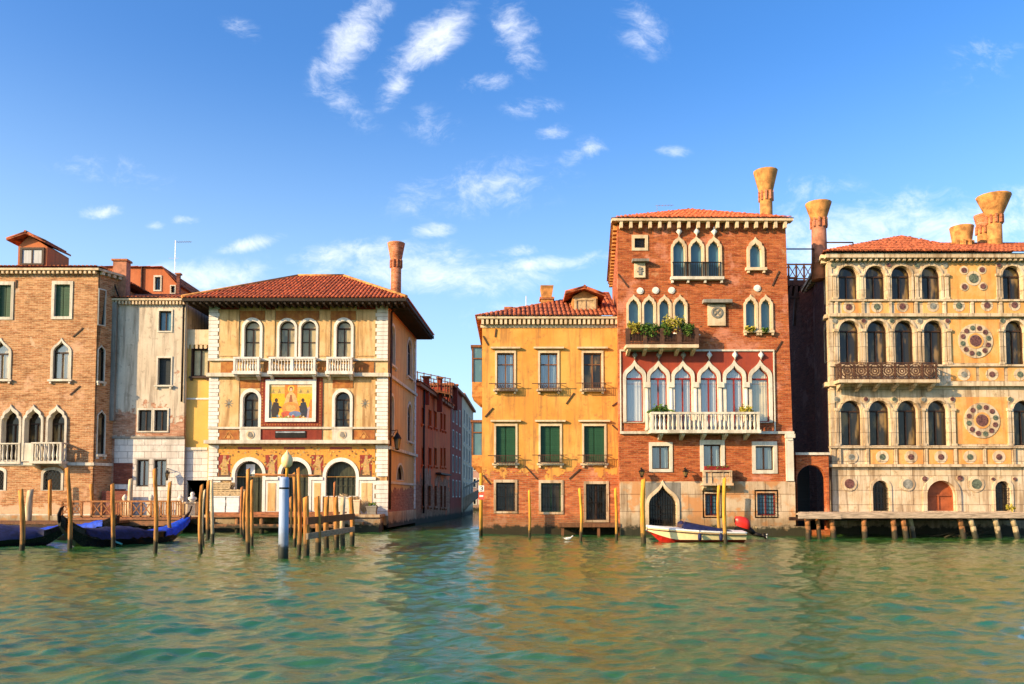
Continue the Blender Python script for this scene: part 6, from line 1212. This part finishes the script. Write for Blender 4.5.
# ================================================================ MOTORBOAT
Yb = YW(542.0) + .6; b = Vector((XZ(646.5, 535, Yb)[0], Yb, 0)); s = Vector((XZ(742, 535, Yb)[0], Yb + .3, 0)); d = s - b; L = d.length; d.normalize(); sd = Vector((d.y, -d.x, 0))
t_ = thing('motorboat', tuple((b + s) / 2), 'small cream motorboat with a red bottom, navy cover and red outboard engine', 'motorboat'); n = 20; up, lo, dk = [], [], []
hf = lambda q: .92 * min(1, (q * 1.9 + .02)) ** .55; shr = lambda q: .42 + .26 * (1 - q) ** 1.6
for i in range(n + 1):
    q = i / n; w = hf(q); c = b + d * L * q; z = shr(q); chine = .10 + .42 * max(0, 1 - q * 3.2) ** 1.5; kl = -.25 + .85 * max(0, 1 - q * 4.5) ** 1.3
    up.append((c, sd, [(-w * .86, chine), (-w, z), (w, z), (w * .86, chine)])); lo.append((c, sd, [(-w * .86, chine), (-w * .05, min(kl, chine - .03)), (w * .05, min(kl, chine - .03)), (w * .86, chine)]))
    dk.append((c, sd, [(-w * 1.02, z - .02), (-w * 1.02, z + .04), (-w * .3, z + .10), (w * .3, z + .10), (w * 1.02, z + .04), (w * 1.02, z - .02)]))
mb = MB(); boat_loft(mb, up); hl = mb.build('hull', 'boat_cream', t_); mb = MB(); boat_loft(mb, lo); mb.build('keel', 'red_paint', t_); mb = MB(); boat_loft(mb, dk); mb.build('deck', 'white_paint', t_)
mb = MB(); [mb.tube(b + d * L * (i / n) - sd * hf(i / n) * 1.02 + Vector((0, 0, shr(i / n) - .10)), b + d * L * ((i + 1) / n) - sd * hf((i + 1) / n) * 1.02 + Vector((0, 0, shr((i + 1) / n) - .10)), .025, n=5) for i in range(n)]; mb.build('rubbing_strip', 'wood_brown', t_); mb = MB(); [mb.tube(b + d * L * (i / n) + sd * hf(i / n) * 1.02 + Vector((0, 0, shr(i / n) - .10)), b + d * L * ((i + 1) / n) + sd * hf((i + 1) / n) * 1.02 + Vector((0, 0, shr((i + 1) / n) - .10)), .025, n=5) for i in range(n)]; mb.build('rubbing_strip', 'wood_brown', t_)
st = []
for i in range(11): q = .36 + .5 * i / 10; w = hf(q) * .92; z = shr(q) + .06; h = .33 * (1 - i / 10) ** .9 + .04; st.append((b + d * L * q, sd, [(-w, z - .02), (-w * .7, z + h * .75), (0, z + h), (w * .7, z + h * .75), (w, z - .02)]))
mb = MB(); boat_loft(mb, st); mb.build('cover', 'navy_cloth', t_)
mb = MB(); p0 = b + d * .25 + Vector((0, 0, .74)); pp = [p0, p0 + Vector((-.18, -.1, -.22)), p0 + Vector((-.36, -.2, -.20)), p0 + Vector((-.5, -.3, .25))]; [mb.tube(pp[i], pp[i + 1], .022, n=5) for i in range(3)]; mb.build('mooring_rope', 'cloth_white', t_)
for fx in (.5, .72): mb = MB(); fp = b + d * L * fx + (sd if sd.y < 0 else -sd) * (hf(fx) + .10); mb.lathe((fp.x, fp.y, .08), [(.03, 0), (.085, .05), (.09, .26), (.03, .33)], 8); mb.tube((fp.x, fp.y, .40), (fp.x, fp.y + .08, .62), .012, n=4); mb.build('fender', 'navy_cloth', t_)
mb = MB(); q = .34; p = b + d * L * q; z = shr(q) + .08; A_ = [p - sd * .55 + Vector((-.05, 0, z)), p + sd * .55 + Vector((-.05, 0, z)), p + sd * .45 + Vector((.25, 0, z + .42)), p - sd * .45 + Vector((.25, 0, z + .42))]; mb.hexa(A_, [v + Vector((.03, 0, 0)) for v in A_]); mb.build('windscreen', 'glass_clear', t_)
mb = MB(); p = b + d * (L + .12); ss = []
for (ox, zc, hh, ww) in ((-.36, .98, .10, .12), (-.32, .96, .22, .2), (-.1, .92, .27, .24), (.12, .86, .28, .24), (.26, .80, .25, .22), (.33, .78, .14, .14)): ss.append((p + Vector((ox, 0, 0)), Vector((0, 1, 0)), [(-ww * .7, zc - hh), (-ww, zc - hh * .6), (-ww, zc + hh * .5), (-ww * .6, zc + hh * .95), (ww * .6, zc + hh * .95), (ww, zc + hh * .5), (ww, zc - hh * .6), (ww * .7, zc - hh), (-ww * .7, zc - hh)]))
mb.smooth = True; boat_loft(mb, ss); mb.smooth = False; ob = mb.build('outboard_engine', 'red_paint', t_); mb = MB(); mb.tube((p.x + .1, p.y, .72), (p.x + .55, p.y, .36), .17, .11); mb.wbox(p.x - .42, p.y - .12, .38, p.x + .1, p.y + .12, .66); mb.tube((p.x + .5, p.y, .36), (p.x + 1.05, p.y, .22), .10, .07); mb.tube((p.x + .95, p.y - .02, .34), (p.x + 1.1, p.y - .02, .10), .12, .03); mb.build('engine_leg', 'iron', ob)
mb = MB()
for a in (0, 2.1, 4.2): mb.tube((p.x + 1.12, p.y, .23), (p.x + 1.16, p.y + .13 * math.cos(a), .23 + .13 * math.sin(a)), .05, .02, 6)
mb.build('propeller', 'steel', ob)
# gull
Yg = YW(540); x = XZ(568, 538, Yg)[0]; t_ = thing('gull', (x, Yg, 0), 'white and grey gull floating before the brick foot of the yellow house', 'gull'); mb = MB(); k = 0
st = [(-.26, .02, .10), (-.2, .07, .10), (-.08, .11, .09), (.06, .12, .09), (.16, .09, .11), (.22, .055, .17), (.25, .05, .23), (.29, .05, .26), (.33, .03, .255), (.36, .012, .245)]; nn = 8
for (ox, r, z) in st:
    for j in range(nn): an = 6.283 * j / nn; mb.v.append((x + ox * .75, Yg + r * .75 * math.cos(an), .75 * (z + r * math.sin(an) * .85)))
mb.smooth = True
for i in range(len(st) - 1):
    for j in range(nn): mb.face((i * nn + j, i * nn + (j + 1) % nn, (i + 1) * nn + (j + 1) % nn, (i + 1) * nn + j))
mb.build('body', 'gull_white', t_); mb = MB(); mb.hexa([(x - .27, Yg - .022, .10), (x - .04, Yg - .098, .06), (x + .075, Yg - .083, .098), (x - .04, Yg - .06, .143)], [(x - .27, Yg + .022, .10), (x - .04, Yg + .098, .06), (x + .075, Yg + .083, .098), (x - .04, Yg + .06, .143)]); mb.build('wings', 'gull_grey', t_); mb = MB(); mb.tube((x + .262, Yg, .184), (x + .315, Yg, .176), .012, .004, 5); mb.build('beak', 'pile_ochre', t_)
